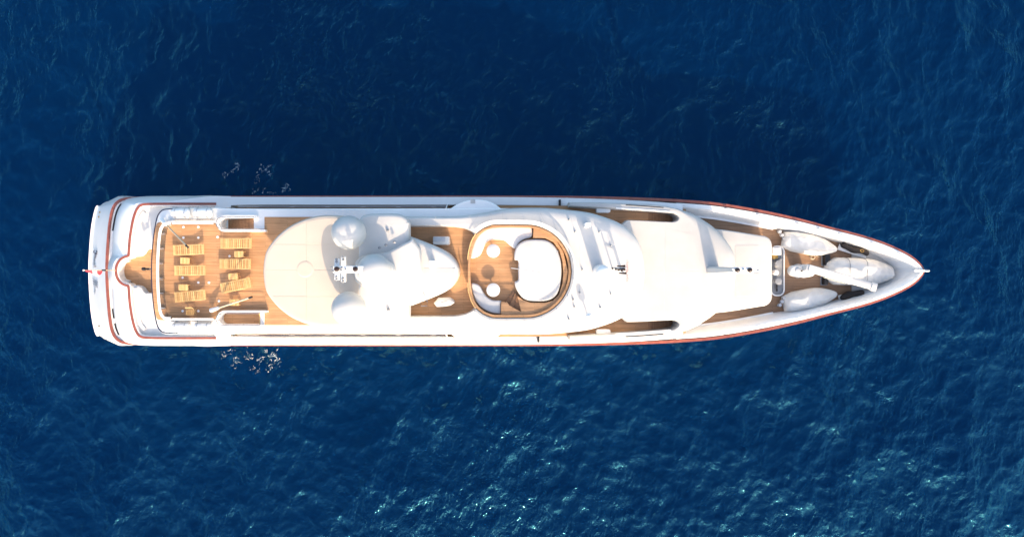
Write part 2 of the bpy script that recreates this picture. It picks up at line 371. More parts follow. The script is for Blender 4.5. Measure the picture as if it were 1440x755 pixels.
# script lettering on the transom
def transom_pt(y, t, out=0.03):
    half_c = sorted([(abs(p.y), p.x, p.z) for p in cap3 if p.x < -29]); half_b = sorted([(abs(p.y), p.x) for p in bas3 if p.x < -31])
    xc = float(np.interp(abs(y), [q[0] for q in half_c], [q[1] for q in half_c])); zc = float(np.interp(abs(y), [q[0] for q in half_c], [q[2] for q in half_c]))
    xb = float(np.interp(abs(y), [q[0] for q in half_b], [q[1] for q in half_b]))
    p = Vector((xb, y, 1.1)).lerp(Vector((xc, y, zc)), t); return p+Vector((-out*.6, 0, out*.8+0.015))
lt = MB()
def stroke(pts, r=0.016): MB().tube([transom_pt(y, t) for y, t in cr(pts, 5)], r, 5).build('script_letter', 'ink', hull)
sy = lambda py: (CY-py)*0.055
stroke([(sy(352), .30), (sy(354), .42), (sy(356), .34), (sy(358), .30), (sy(357), .42), (sy(355), .20), (sy(352), .24)], .022)
stroke([(sy(359), .24), (sy(360.5), .40), (sy(361.5), .24), (sy(362.5), .36), (sy(363.5), .25)])
stroke([(sy(364), .18), (sy(365.5), .32), (sy(367), .20), (sy(368.5), .32), (sy(370), .18), (sy(371), .28)], .012)
stroke([(sy(371.5), .36), (sy(373), .22), (sy(375), .40), (sy(376), .2)], .014)
for a in (391, 394.5, 398): stroke([(sy(a), .16), (sy(a+2), .22), (sy(a+5.5), .46), (sy(a+6.5), .40), (sy(a+4.5), .18)], .013)
stroke([(sy(406), .2), (sy(408), .32), (sy(410), .2), (sy(412), .3), (sy(414), .2)], .012)
for y in (4.55, 4.2, -4.3): MB().lathe(transom_pt(y, .28, 0.0)-Vector((0, 0, 0.02)), [(.07, 0), (.07, .04), (.03, .05)], 10).build('transom_fitting', 'brass', hull)

# ------------------------------------------------------------------ upper deck bulwark, running from the stern to the bridge
upz = lambda px: float(np.interp(px, [180, 300, 640, 960], [5.9, 6.1, 6.3, 6.5]))
UPO = [(163.2, 0), (164.5, 8), (169, 15.5), (175, 19.5), (180, 21), (181.2, 24), (182.5, 42), (185, 60), (188.5, 76), (193, 87), (199, 92.5), (212, 94), (240, 94.3), (304, 94.2)]
UPF = [(330, 93), (500, 93), (640, 93), (720, 92.5), (790, 91.8), (840, 90.5)]
upi = cr([W(p, CY-h, upz(p)) for p, h in UPO], 5)                  # line of the upper cap, open at the bow end
upo_foot = []
for p in upi:                                                       # foot of the sloping outer face, just inside the hull cap
    pass
FOOT = [(155.5, 0), (155.6, 8), (156, 15.5), (156.3, 19.5), (156.6, 24), (157, 30), (158, 46), (160, 63), (163.5, 80), (169, 92), (178, 100.5), (200, 104.4), (240, 105.2), (304, 105.2)]
foot = cr([W(p, CY-h, capz(p)+0.05) for p, h in FOOT], 5)
side = [(302, 88.5), (324, 89), (336, 92.8), (500, 93), (640, 93), (720, 92.6), (790, 91.8), (850, 90), (905, 88.5), (960, 85)]
sideF = [(302, 105.2), (324, 104.6), (336, 103.8), (500, 103.6), (640, 103.6), (720, 103.4), (790, 102.4), (850, 100.6), (905, 98), (960, 94)]
si = cr([W(p, CY-h, upz(p)) for p, h in side], 5); so_ = cr([W(p, CY-h, upz(p)-0.02) for p, h in sideF], 5); sf = cr([W(p, CY-h-0.4, capz(p)+0.05) for p, h in sideF], 5)
def both(h, cl=True): return [Vector((p.x, -p.y, p.z)) for p in reversed(h) if p.y > 1e-3] + list(h)
inn = both(upi)
shoulder = []
midf = []
for a, f in zip(upi, foot):                                         # crest of the sloping face; it broadens into the flat side bulwark
    w = min(1, max(0, (a.x+25.5)/4.5)); w = w*w*(3-2*w)*(1 if a.y > 4.3 else 0)
    shoulder.append((a.lerp(f, 0.16)+Vector((0, 0, 0.16*(a.z-f.z)-0.02))).lerp(Vector((f.x*(CAM_H-a.z)/(CAM_H-f.z), f.y*(CAM_H-a.z)/(CAM_H-f.z), a.z-.02)), w))
    midf.append((a.lerp(f, 0.62)+Vector((0, 0, 0.26*(a.z-f.z)))).lerp(Vector((f.x, f.y*.99, (a.z+f.z)/2)), w))
drop = [p+Vector((0, 0, -0.9)) for p in upi]
nin = normals(both(upi), False); il = both(upi); innr = [Vector((p.x-q.x*0.16, p.y-q.y*0.16, p.z)) for p, q in zip(il, nin)]
upper = loft('upper_bulwark', [both(foot), both(midf), both(shoulder), both(upi), innr, [p+Vector((0, 0, -0.95)) for p in innr]], 'white', yacht, closed=False)
sweep('cap_rail', both(upi), rect_prof(-0.085, 0.085, -0.04, 0.05), 'mahogany', upper)
for sg in (1, -1):
    fl_ = lambda L: [Vector((p.x, p.y*sg, p.z)) for p in L]
    inner = [p for p in si]; nb = [Vector((p.x, p.y, ZU-.1)) for p in inner]
    loft('side_bulwark', [fl_(sf), fl_(so_), fl_(inner), fl_(nb)], 'white', yacht, closed=False)
# mooring openings between hull cap and bulwark foot
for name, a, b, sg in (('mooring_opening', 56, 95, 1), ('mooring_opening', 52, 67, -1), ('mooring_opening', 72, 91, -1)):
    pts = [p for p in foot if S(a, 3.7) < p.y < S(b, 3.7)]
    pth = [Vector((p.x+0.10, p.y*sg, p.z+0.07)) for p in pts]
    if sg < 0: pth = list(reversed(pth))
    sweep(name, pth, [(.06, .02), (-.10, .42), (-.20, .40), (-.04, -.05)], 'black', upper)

# upper side decks (teak) and aft lounge floor
sheet('upper_side_deck', mirror(half([(300, 0), (300, 94.5), (640, 94.5), (840, 92), (960, 84), (960, 0)], ZU)), ZU, 'teak', yacht)
aft_floor = sheet('aft_lounge_floor', mirror([p.xy for p in cr([W(px, CY-h, 5.1) for px, h in [(163.5, 0), (165, 8), (169.5, 15), (181, 21), (183.5, 42), (187, 64), (196, 88), (212, 92.5), (300, 92.5), (300, 0)]], 3)]), 5.15, 'teak', yacht)
set_half = cr(half([(183.5, 20.5), (184.5, 42), (187.5, 62), (191, 76), (196, 86), (203, 90.5), (216, 91.5)], 5.7), 4) + half([(300, 91.5), (300, 31), (205, 31), (202.5, 29), (199.5, 24), (195, 21), (189, 20)], 5.7)
for sg in (1, -1):
    st = slab('settee', [Vector((p[0], p[1]*sg)) for p in set_half], 5.12, 5.7, 'cushion', yacht, r=0.08)
    pl = cr(half([(188, 24), (189, 44), (192, 62), (196, 76), (202, 84)], 5.7), 4)
    sweep('backrest', [Vector((p.x, p.y*sg, 5.7)) for p in (pl if sg > 0 else reversed(pl))], [(-.02*1, 0), (-.30, 0), (-.26, .1), (-.04, .12)], 'cushion', st)
# crescent step lip in the rounded bay
sweep('bay_seat', [Vector((p.x, p.y, 5.16)) for p in both([p for p in cr([W(px, CY-h, 5.3) for px, h in [(165.5, 0), (166.5, 7), (170.5, 14), (176, 17.5), (182, 19)]], 5)])], rect_prof(0, -.30, 0, .32), 'cushion', yacht)
slm = MB(); slm.lathe(W(204, 378, 7.2), [(.10, 0), (.12, .06), (.12, .26), (.05, .3)], 12)
slo_ = slm.build('stern_light', 'black', yacht)
MB().tube([W(204, 378, 7.25), W(209, 378, 7.3), W(215, 378, 8.3)], .04, 6).build('bracket', 'steel', slo_)
lm2 = MB(); lm2.rbox(W(208.5, 378, 7.38), (.22, .16, .16), .03); lm2.build('lamp_housing', 'black', slo_)

# ------------------------------------------------------------------ deckhouses under the sun deck
house = slab('deckhouse', mirror(half([(330, 0), (330, 76), (893, 76), (898, 60), (985, 56), (985, 0)], ZU)), 4.2, ZB-.1, 'white', yacht, r=.05)
for sg in (1, -1):
    for k in range(10):
        x0 = -18.2+k*2.55; MB().box((x0+1.1, sg*(S(76, ZU)+.005), 6.05), (2.2, .03, .9)).build('window', 'dark_glass', house)
house2 = slab('bridge_house', mirror(half([(400, 0), (400, 70), (860, 70), (880, 40), (882, 0)], ZB)), ZB-.12, 7.9, 'white', yacht, r=.04)
for sg in (1, -1):
    for k in range(8):
        x0 = -14.6+k*2.5; MB().box((x0+1.1, sg*(S(70, ZB)+.005), 7.4), (2.1, .03, .6)).build('window', 'dark_glass', house2)

# ------------------------------------------------------------------ foredeck, forward bulwark
fwd = [i for i, p in enumerate(cap3) if p.x > 11.6]
fc = [cap3[i] for i in fwd]; fl2 = list(reversed([Vector((p.x, -p.y, p.z)) for p in fc])) ; ring = fl2[:]      # bow to stern mirrored
path = [Vector((p.x, -p.y, p.z)) for p in fc] + [p for p in reversed(fc) if p.y > 1e-3]                           # starboard aft -> bow -> port aft, ccw
nf = normals(path, False)
def off(d, dz=None, z=None):
    out = []
    for p, q in zip(path, nf):
        dd = d*float(np.interp(p.x, [13, 19, 23, 26, 28.2, 28.9], [1.0, .92, .62, .55, .5, .36])); x, y = p.x+q.x*dd, p.y+q.y*dd
        if (p.y > 0) != (y > 0) and abs(p.y) > 1e-3: y = 0
        out.append(Vector((x, y, (p.z+dz) if z is None else z)))
    return out
bul = loft('forward_bulwark', [off(.20, .0), off(.22, .10), off(.50, .13), off(.60, .06), off(.80, -.42), off(1.02, z=ZD+.12), off(1.06, z=ZD-.05)], 'white', yacht, closed=False)
inner_edge = off(.98, z=ZD)
fdl = [p.xy for p in inner_edge if p.x < 25.3]
sheet('foredeck', fdl, ZD, 'teak_fore', yacht, t=.06)
wl = [p.xy for p in inner_edge if p.x > 25.0]
slab('bow_well_floor', wl, ZD-.2, ZD+.10, 'white_deck', yacht, r=.03)
for sg in (1, -1):                                 # moulded step along the bulwark foot
    st = [Vector((p.x, p.y, ZD+.02)) for p in off(1.0, z=ZD) if 13.0 < p.x < 19.2 and p.y*sg > 0]
    sweep('waterway_step', st, rect_prof(-.02, .12, 0, .16), 'white', bul)
for i, (px, h) in enumerate(((1020, 88), (1065, 79.5), (1120, 67.5), (1150, 60), (1180, 52.5), (1225, 40), (1262, 26))):
    for sg in (1, -1):
        z = capz(px)+.12; q = W(px, CY-sg*h, z); q2 = W(px+4, CY-sg*(h-1), z); an = math.atan2((q2-q).y, (q2-q).x); rm = Matrix.Rotation(an, 3, 'Z')
        c_ = MB(); c_.tube([q+rm @ Vector((-.16, 0, .09)), q+rm @ Vector((.16, 0, .09))], .028, 6)
        c_.tube([q+rm @ Vector((-.06, 0, -.02)), q+rm @ Vector((-.06, 0, .09))], .025, 6); c_.tube([q+rm @ Vector((.06, 0, -.02)), q+rm @ Vector((.06, 0, .09))], .025, 6)
        c_.build('mooring_cleat', 'steel', bul)
# bow fitting
bf = MB(); bf.rbox(W(1296, 380.5, 7.05), (1.05, .16, .12), .04); bf.tube([W(1290, 377.5, 7.0), W(1288.5, 377.5, 7.0), W(1287, 376, 6.95)], .05, 6)
bfo = bf.build('jackstaff_socket', 'white', yacht)
MB().tube([W(1284, 377.5, 6.95), W(1288, 377.5, 7.12), W(1292, 377.8, 7.1)], .035, 6).build('bow_chock', 'steel', bfo)
MB().tube([W(1301, 380.5, 7.1), W(1307, 380.5, 7.15)], .06, 8).build('roller', 'steel', bfo)

# front trunk
trunk = slab('front_trunk', mirror(cr(half([(940, 0), (940, 62), (1008, 59), (1068, 50.2), (1077, 48.5), (1082.5, 45), (1085.5, 39), (1086, 30), (1086, 0)], 6.3), 5)), ZD-.05, 6.3, 'white_deck', yacht, r=.10)
for a, b, c, d in ((1034, 345, 1068, 378), (1034, 384, 1068, 417)):
    p, q = W(a, d, 6.3), W(b if False else c, b, 6.3)
    slab('hatch_panel', rrect(p.x, p.y, q.x, q.y, .06), 6.29, 6.312, 'white_deck', trunk, r=.01)

# mooring well ahead of the trunk
well = slab('mooring_well', rrect(*W(1083, 416.5, ZD).xy, *W(1102.5, 345.5, ZD).xy, .45, 7), ZD-.02, ZD+.16, 'white', yacht, r=.03,
            holes=[rrect(*W(1084, 414.7, ZD).xy, *W(1100.8, 347.3, ZD).xy, .38, 7)])
slab('well_floor', rrect(*W(1084, 414.9, ZD).xy, *W(1101, 347.1, ZD).xy, .38, 7), ZD, ZD+.03, 'grey', well, r=.01)
for py in (371, 395.5):
    MB().lathe(W(1091.5, py, ZD+.03), [(.24, 0), (.26, .05), (.17, .12), (.16, .34), (.24, .42), (.25, .47), (.1, .50)], 20).build('capstan', 'grey', well)
    d = 1 if py > 380 else -1
    MB().rbox(W(1096.5, py+d*4-1, ZD+.12), (.42, .16, .2), .05, R(-40*d)).build('chain_stopper', 'grey', well)
MB().rbox(W(1090, 353.5, ZD+.45), (.62, .52, .8), .06).build('control_box', 'white', well)
MB().rbox(W(1089.5, 361, ZD+.2), (.42, .36, .3), .08, .3).build('rope_bin', 'brass', well)
MB().lathe(W(1088, 383, ZD+.03), [(.2, 0), (.2, .5), (.14, .6), (.02, .63)], 16).build('vent_post', 'white', well)
for q in (402.5, 407.5):
    MB().tube([W(1092.5, q-1.5, ZD+.04), W(1092.5, q-1.5, ZD+.3), W(1092.5, q+1.5, ZD+.3), W(1092.5, q+1.5, ZD+.04)], .06, 6).build('bollard', 'black', well)
for py in (331, 424):                               # rope guides beside the well
    d = 1 if py > 380 else -1
    a = W(1095, py+d*6, ZD+.3); b = W(1103, py-d*6, ZD+.35)
    g = MB(); g.tube([a, b], .07, 8); g.tube([a, a-Vector((0, 0, .3))], .05, 6); g.tube([b, b-Vector((0, 0, .35))], .05, 6)
    go = g.build('roller_fairlead', 'grey', yacht)
    for t in (.1, .5, .9): MB().lathe(a.lerp(b, t)-Vector((0, 0, .05)), [(.12, 0), (.07, .08), (.07, .16), (.12, .24)], 12).build('roller', 'lightgrey', go)

# ------------------------------------------------------------------ bridge-deck front (second tier) with its side stairs
Z2 = 7.9
ZBd = ZB
outer2 = [(1039, 0), (1038, 10), (1034.5, 27), (1023, 45), (1008, 61), (995, 70.5), (977, 81), (957, 87.5), (930, 93), (900, 95), (860, 96.5), (820, 97.5), (800, 97.2)]
slot2 = [(800, 90.8), (863, 87.5), (905, 85), (943, 82.2), (950, 80), (954, 76), (953, 72), (948, 70), (940, 69.8), (887, 72.2), (880, 70.5), (875.5, 66.5), (873.5, 62), (860, 58), (860, 0)]
h1 = cr(half(outer2, Z2), 5); h2 = cr(half(slot2[:-2], Z2), 4) + half(slot2[-2:], Z2)
hh = h1+h2; rvh = []
for i, p in enumerate(h1):
    rvh.append(1.15*min(1, max(0.10, (p.x-11.3)/2.4)))
rvh += [.08]*len(h2)
full = mirror(hh); rv = rvh + [rvh[len(hh)-1-i] for i in range(len(hh)) if abs(hh[len(hh)-1-i][1]) > 1e-4]
tier2 = slab('bridge_front', full, 5.4, Z2, 'white_deck', yacht, rv=rv, rz=.55, seg=6)
sheet('bridge_side_deck', mirror(half([(690, 0), (690, 92), (800, 91.5), (870, 88), (912, 85.2), (912, 0)], ZBd)), ZBd, 'teak', yacht)
for sg in (1, -1):                                   # steps going forward and down
    for k in range(7):
        x0 = W(908+k*7, 0, ZBd).x; x1 = W(908+(k+1)*7+1.5, 0, ZBd).x; z = ZBd-.02-.13*k
        y0 = S(68.5, ZBd)*sg; y1 = S(86, ZBd)*sg
        MB().box(((x0+x1)/2, (y0+y1)/2, z-.05), (x1-x0, abs(y1-y0), .06)).build('stair_tread', 'teak_step', tier2)
        MB().box((x1-.01, (y0+y1)/2, z-.12), (.03, abs(y1-y0), .13)).build('stair_riser', 'teak', tier2)
    sheet('stair_landing', [W(900, CY-sg*86, ZBd-1.6).xy, W(962, CY-sg*86, ZBd-1.6).xy, W(962, CY-sg*60, ZBd-1.6).xy, W(900, CY-sg*60, ZBd-1.6).xy], ZBd-1.1, 'teak', tier2)
    hp = cr([W(px, CY-sg*h, Z2+.02) for px, h in ((866, 88.2), (905, 86), (943, 83))], 4)
    sweep('coaming_trim', hp if sg < 0 else hp, rect_prof(-.04, .04, -.01, .04), 'white', tier2)
    a, b = W(842, CY-sg*89, ZBd+.45), 0
    slab('locker', rrect(*sorted([W(838.5, 0, 7.4).x, W(858.5, 0, 7.4).x])[:1], min(sg*S(82, 7.4), sg*S(91.5, 7.4)), W(858.5, 0, 7.4).x, max(sg*S(82, 7.4), sg*S(91.5, 7.4)), .12), ZBd-.01, ZBd+.55, 'white', tier2, r=.05)
    gp = cr([W(px, CY-sg*h, Z2+.0) for px, h in ((880, 92.5), (905, 91), (933, 88.8))], 5)
    w2 = [p+Vector((0, 0, .0)) for p in gp]
    V = []; n2 = len(w2)
    sweep('deck_slot', w2, [(-.012, -.02), (-.012, .012), (.05, .012), (.05, -.02)], 'black', tier2)
# roof seams, as narrow joints standing out of two removable panels
pa, pb = W(936, 379.5, Z2), W(1000, 318, Z2)
slab('roof_panel', [Vector((pa.x, pa.y)), Vector((W(985, 0, Z2).x, pa.y)), Vector((W(975, 0, Z2).x, S(52, Z2))), Vector((pa.x, S(60, Z2)))], Z2-.01, Z2+.007, 'white_deck', tier2, r=.004, seg=1)

def seam(parent, pts, z, w=.022):
    for a, b in zip(pts[:-1], pts[1:]):
        A, B = W(*a, z).xy, W(*b, z).xy; d = B-A
        MB().box(((A.x+B.x)/2, (A.y+B.y)/2, z-.002), (d.length, w, .012), Matrix.Rotation(math.atan2(d.y, d.x), 3, 'Z')).build('panel_seam', 'lightgrey', parent)
seam(tier2, [(934, 314), (934, 448)], Z2); seam(tier2, [(908, 381), (999, 381)], Z2); seam(tier2, [(972, 322), (972, 440)], Z2)
seam(trunk, [(1033, 343), (1070, 343)], 6.3); seam(trunk, [(1033, 343), (1033, 419)], 6.3); seam(trunk, [(1033, 419), (1070, 419)], 6.3)
# forward mast on the bridge front
mz = Z2
fm = thing('x', (0, 0, 0), 'x', 'x'); bpy.data.objects.remove(fm)
mb = MB(); b0 = W(1002.5, 380.5, mz); t0 = W(1036, 379.5, mz+3.4)
def ring4(c, lx, ly): return [c+Vector((dx*lx, dy*ly, 0)) for dx, dy in ((-1, -.6), (-.6, -1), (.6, -1), (1, -.6), (1, .6), (.6, 1), (-.6, 1), (-1, .6))]
rings = [ring4(b0-Vector((0, 0, .02)), .42, .30), ring4(b0.lerp(t0, .5), .30, .22), ring4(t0, .2, .16)]
fmast = loft('forward_mast', rings, 'white_roof', yacht, caps=(True, True))
p1, p2 = W(1031, 379.5, mz+3.45), W(1060, 379.3, mz+3.45)
MB().rbox((p1+p2)/2, ((p2-p1).x, .40, .14), .05).build('light_platform', 'white', fmast)
for px in (1036, 1053.5):
    MB().lathe(W(px, 379.3, mz+3.5), [(.13, 0), (.15, .05), (.15, .22), (.1, .3), (.03, .33)], 14).build('navigation_light', 'lamp_black', fmast)
for px, py in ((1030, 377.5), (1045, 379), (1066, 379.5)):
    MB().lathe(W(px, py, mz+3.5), [(.08, 0), (.08, .12), (.02, .16)], 10).build('horn', 'lightgrey', fmast)

# ------------------------------------------------------------------ sun deck slab
sd_half = [(211.5, 0), (212, 20), (213.5, 40), (216, 60), (219.5, 76), (224, 84), (232, 88.5), (250, 89.2), (300, 89.4), (340, 88.2), (500, 88.2), (640, 88.4), (720, 88.4), (760, 88), (800, 86), (830, 81), (855, 73), (872, 66), (886, 55), (896, 38), (900, 20), (901, 0)]
sdo = mirror(cr(half(sd_half, ZS), 5))
def slot(sg, x1):
    z = ZS; y0, y1 = sg*S(58.2, z), sg*S(74.5, z); ylo, yhi = min(y0, y1), max(y0, y1); xa = W(311, 0, z).x; xb = W(x1, 0, z).x; r = (yhi-ylo)/2
    return arc(xa+r, (ylo+yhi)/2, r, 90, 270, 10) + [Vector((xb, ylo)), Vector((xb, yhi))]
slots = {1: slot(1, 357), -1: slot(-1, 366)}
sundeck = slab('sun_deck', sdo, 7.75, ZS, 'white', yacht, holes=[slots[1], slots[-1]], r=.10)
sweep('edge_trim', [Vector((p.x, p.y, ZS-.12)) for p in ccw(sdo) if p.x < -22.6 and p.x < 0][0:0] or both([Vector((p[0], p[1], ZS+.004)) for p in cr(half(sd_half[:8], ZS), 5)]), rect_prof(-.12, -.05, -.02, .02), 'navy', sundeck)
# teak laid on it
ta = cr(half([(213.8, 0), (214.3, 20), (215.8, 40), (218.3, 58), (221, 67), (226, 69)], ZS), 4) + half([(240, 69), (300, 69), (306, 64), (309, 58), (316, 56), (372, 56), (372, 76), (440, 76), (440, 0)], ZS)
sheet('aft_teak', mirror(ta), ZS+.02, 'teak', sundeck, t=.018)
tm = half([(560, 0), (560, 63.5), (636, 63.5)], ZS) + cr(half([(636, 63.5), (650, 61), (664, 54), (672, 40), (676, 20), (677, 0)], ZS), 4)
sheet('midship_teak', mirror(tm), ZS+.02, 'teak', sundeck, t=.018)
# stairwells
for sg in (1, -1):
    sl_ = slots[sg]; ys = [p.y for p in sl_]; y0, y1 = min(ys), max(ys); xa = min(p.x for p in sl_); xb = max(p.x for p in sl_)
    if sg > 0:
        n = 8; dx = (xb-xa)/n
        for k in range(n):
            z = ZS-.16*(k+1); x1 = xb-k*dx; x0 = x1-dx-.04
            MB().box(((x0+x1)/2, (y0+y1)/2, z), (x1-x0, y1-y0-.01, .05)).build('stair_tread', 'teak_step', sundeck)
    else:
        sheet('stair_landing', [Vector((xa+.02, y0+.01)), Vector((xb-.02, y0+.01)), Vector((xb-.02, y1-.01)), Vector((xa+.02, y1-.01))], ZS-.35, 'teak', sundeck)
        MB().box((xb-.04, (y0+y1)/2, ZS-.1), (.08, y1-y0, .25)).build('stair_riser', 'pale_wood', sundeck)
    # low coaming wall round the well
    u = [Vector((p.x, p.y, ZS)) for p in sl_ if p.x <= xb]
    lower = sorted([p for p in u], key=lambda p: 0)
    a = arc(xa+(y1-y0)/2, (y0+y1)/2, (y1-y0)/2, 90, 270, 14)
    ext = W(376 if sg > 0 else 378, 0, ZS).x
    pth = [Vector((ext if sg < 0 else xb+.3, y1, ZS))] + [Vector((p.x, p.y, ZS)) for p in a] + [Vector((ext if sg > 0 else xb+.3, y0, ZS))]
    cw_ = sweep('stairwell_coaming', pth, rect_prof(-.02, -.16, 0, .34), 'white', sundeck)
    rl = [p+Vector((0, 0, .80)) for p in pth]
    rail = MB().tube([Vector((p.x, p.y, p.z)) for p in rl], .025, 6).build('handrail', 'steel', sundeck)
    for p in (pth[0], pth[4], pth[9], pth[-1], pth[-1].lerp(pth[-2], .5)):
        MB().tube([p+Vector((0, 0, .3)), p+Vector((0, 0, .80))], .02, 6).build('stanchion', 'steel', rail)

# aft glass balustrade with white rail
ro = cr([Vector((*W(px, CY-h, ZS+.9).xy, ZS+.02)) for px, h in [(221.8, 0), (222.3, 20), (223.5, 40), (225.6, 56), (228.5, 63), (233, 66.5), (240, 67.5)]], 5)
rp = both(ro)
railing = sweep('aft_rail', [p+Vector((0, 0, .0)) for p in rp], rect_prof(-.08, .08, .86, .93), 'white', sundeck)
npn = 11; L = len(rp)
for k in range(npn):
    i0 = round(k*(L-1)/npn); i1 = round((k+1)*(L-1)/npn); seg = rp[i0:i1+1]
    if len(seg) < 2: continue
    seg = [seg[0].lerp(seg[1], .12)] + seg[1:-1] + [seg[-1].lerp(seg[-2], .12)]
    sweep('glass_panel', seg, rect_prof(-.01, .01, .05, .86), 'tinted_glass', railing)
    MB().tube([rp[i0], rp[i0]+Vector((0, 0, .88))], .03, 6).build('stanchion', 'steel', railing)
    o2 = rp[i0]; q = normals(rp, False)[i0]
    MB().box((o2.x-q.x*(-.26) if False else o2.x+q.x*.0-(0.28 if abs(o2.y) < 2.9 else .0), o2.y+(0 if abs(o2.y) < 2.9 else .2*(1 if o2.y > 0 else -1)), ZS+.10), (.40, .12, .12)).build('rail_bracket', 'white', railing)
for sg in (1, -1):
    pth = [Vector((*W(px, CY-sg*67.5, ZS+.85).xy, ZS+.02)) for px in (242, 262, 282, 300)]
    sr = sweep('side_rail', pth, rect_prof(-.07, .07, .80, .86), 'white', sundeck)
    for p in pth: MB().tube([p, p+Vector((0, 0, .82))], .022, 6).build('stanchion', 'steel', sr)
    for a, b in zip(pth[:-1], pth[1:]): sweep('glass_panel', [a.lerp(b, .06), a.lerp(b, .94)], rect_prof(-.008, .008, .05, .8), 'tinted_glass', sr)

# deck sockets
for px, py in ((258, 319), (279, 319), (258, 334), (279, 334), (257, 390), (257, 437), (279, 437), (308, 423), (294, 397), (323, 360), (306, 333), (279, 397)):
    MB().lathe(W(px, py, ZS+.015), [(.085, 0), (.085, .025), (.05, .035)], 10).build('deck_socket', 'white', sundeck)
# leaning awning poles in their corner sockets
for (a, b) in (((231, 313, ZS+.4), (261.5, 344.5, ZS+1.9)), ((303, 434, ZS+.5), (350, 418.5, ZS+2.0))):
    A, B = W(*a), W(*b); pole = MB().tube([A, B], .055, 8).build('awning_pole', 'rope', yacht)
    MB().tube([B, B+(B-A).normalized()*.3], .065, 8).build('pole_tip', 'black', pole)
    d = (B-A).normalized(); MB().tube([A-d*.45, A+d*.35], .16, 8, .10).build('pole_socket', 'white', pole)

# side coaming ledges, wings over the side deck
for sg in (1, -1):
    wg = cr(half([(634, 88), (645, 95), (658, 99.5), (671, 100.4), (684, 99), (696, 94), (704, 88)], 8.2), 5) + half([(704, 80), (634, 80)], 8.2)
    wing = slab('bridge_wing', [Vector((p.x, p.y*sg)) for p in wg], 7.2, 8.35, 'white', yacht, r=.12)
    q = W(665, CY-sg*97.5, 8.35); MB().box((q.x, q.y, q.z+.005), (.32, .25, .03)).build('wing_hatch', 'lightgrey' if False else 'white_deck', wing)

# ------------------------------------------------------------------ raised coaming and wheelhouse roof (third tier)
Z3 = 9.35
out3 = [(908, 0), (907.5, 10), (905.5, 25), (898.5, 44), (886, 59), (872, 68.5), (849, 77.5), (824, 84), (783, 88.5), (755, 90), (715, 89), (685, 84), (655, 79.5), (630, 78), (560, 78)]
pool = [(803.5, 0), (801.5, 15), (797, 28), (789, 41), (778, 52), (765, 59.5), (752, 63.8), (738, 65), (700, 65.2), (690, 64), (679, 59.5), (669.5, 52)]
in3 = [(560, 63), (636, 63), (652, 60.5), (663.5, 55.5), (668.5, 52.5)]
o3 = cr(half(out3, Z3), 5); i3 = half(in3[:2], Z3) + cr(half(in3[1:], Z3), 3)[1:]; pl3 = cr(half(list(reversed(pool)), Z3), 5)
hh = o3+i3+pl3[1:] if (i3[-1]-pl3[0]).length < .02 else o3+i3+pl3
rvh = [float(np.interp(p.x, [-4, 2, 5, 8.5], [.25, .6, 1.0, 1.1])) for p in o3] + [.07]*(len(hh)-len(o3))
# the polygon is a U: outer edge port aft -> bow -> starboard aft, inner edge back; the inner nose sits on the centreline
fullU = list(reversed(o3)) + [Vector((p.x, -p.y)) for p in o3[1:]] + [Vector((p.x, -p.y)) for p in hh[len(o3):]] + [p for p in reversed(hh[len(o3):]) if p.y > 1e-4]
rvo = rvh[:len(o3)]; rvU = list(reversed(rvo)) + rvo[1:] + [.07]*(len(fullU)-2*len(o3)+1)
roof = slab('wheelhouse_roof', fullU, ZS-.35, Z3, 'white_roof', yacht, rv=rvU, rz=.5, seg=6)
# pool lounge: rim of teak, sunk floor
poolz = ZS
pin = half(pool, Z3)
rim = cr([W(px, CY-h, Z3) for px, h in [(657.5, 0), (658, 16), (660, 30), (664, 43), (669.5, 52)]], 5)
loopH = [p.xy for p in rim] + [Vector((p.x, p.y)) for p in pl3[1:]]
poolL = mirror(loopH)
poolS = ccw(poolL)
nP = normals(poolS)
inner_rim = [p+q*.17 for p, q in zip(poolS, nP)]
lounge = slab('lounge_rim', [p+q*.015 for p, q in zip(poolS, nP)], ZS+.04, 9.33, 'teak', yacht, holes=[inner_rim], r=.03)
floor_ = sheet('lounge_floor', [p+q*.12 for p, q in zip(poolS, nP)], ZS+.05, 'teak', lounge, t=.025)
z5 = lambda x, y: (640+x/3.432, 270+y/3.432)
def poly5(pts, z, n=3): return [W(*z5(x, y), z).xy for x, y in [tuple(p) for p in cr([Vector(q) for q in pts], n, True)]]
s1 = poly5([(77, 318), (80, 280), (98, 230), (125, 195), (165, 172), (230, 166), (300, 166), (362, 168), (374, 190), (368, 216), (335, 226), (308, 244), (290, 272), (262, 254), (236, 232), (200, 228), (166, 231), (146, 248), (134, 275), (122, 300), (105, 312)], 9.0)
sofa = slab('curved_sofa', s1, ZS+.04, 9.0, 'cushion', lounge, r=.10)
s2 = poly5([(78, 442), (98, 442), (118, 452), (132, 476), (150, 503), (180, 521), (219, 524), (220, 540), (220, 584), (205, 586), (170, 580), (135, 563), (105, 533), (86, 490)], 9.0)
slab('curved_sofa', s2, ZS+.04, 9.0, 'cushion', lounge, r=.10)
sp = poly5([(304, 380), (304, 332), (287, 325), (287, 290), (300, 258), (325, 238), (360, 229), (430, 230), (470, 250), (495, 285), (510, 335), (513, 385), (508, 440), (492, 490), (462, 516), (425, 525), (365, 524), (330, 512), (305, 485), (290, 455), (288, 432), (304, 424)], 9.15)
pad = slab('sun_pad', sp, ZS+.04, 9.3, 'pad_fabric', lounge, r=.13)
cx, cy = W(*z5(405, 385), 9.16).xy
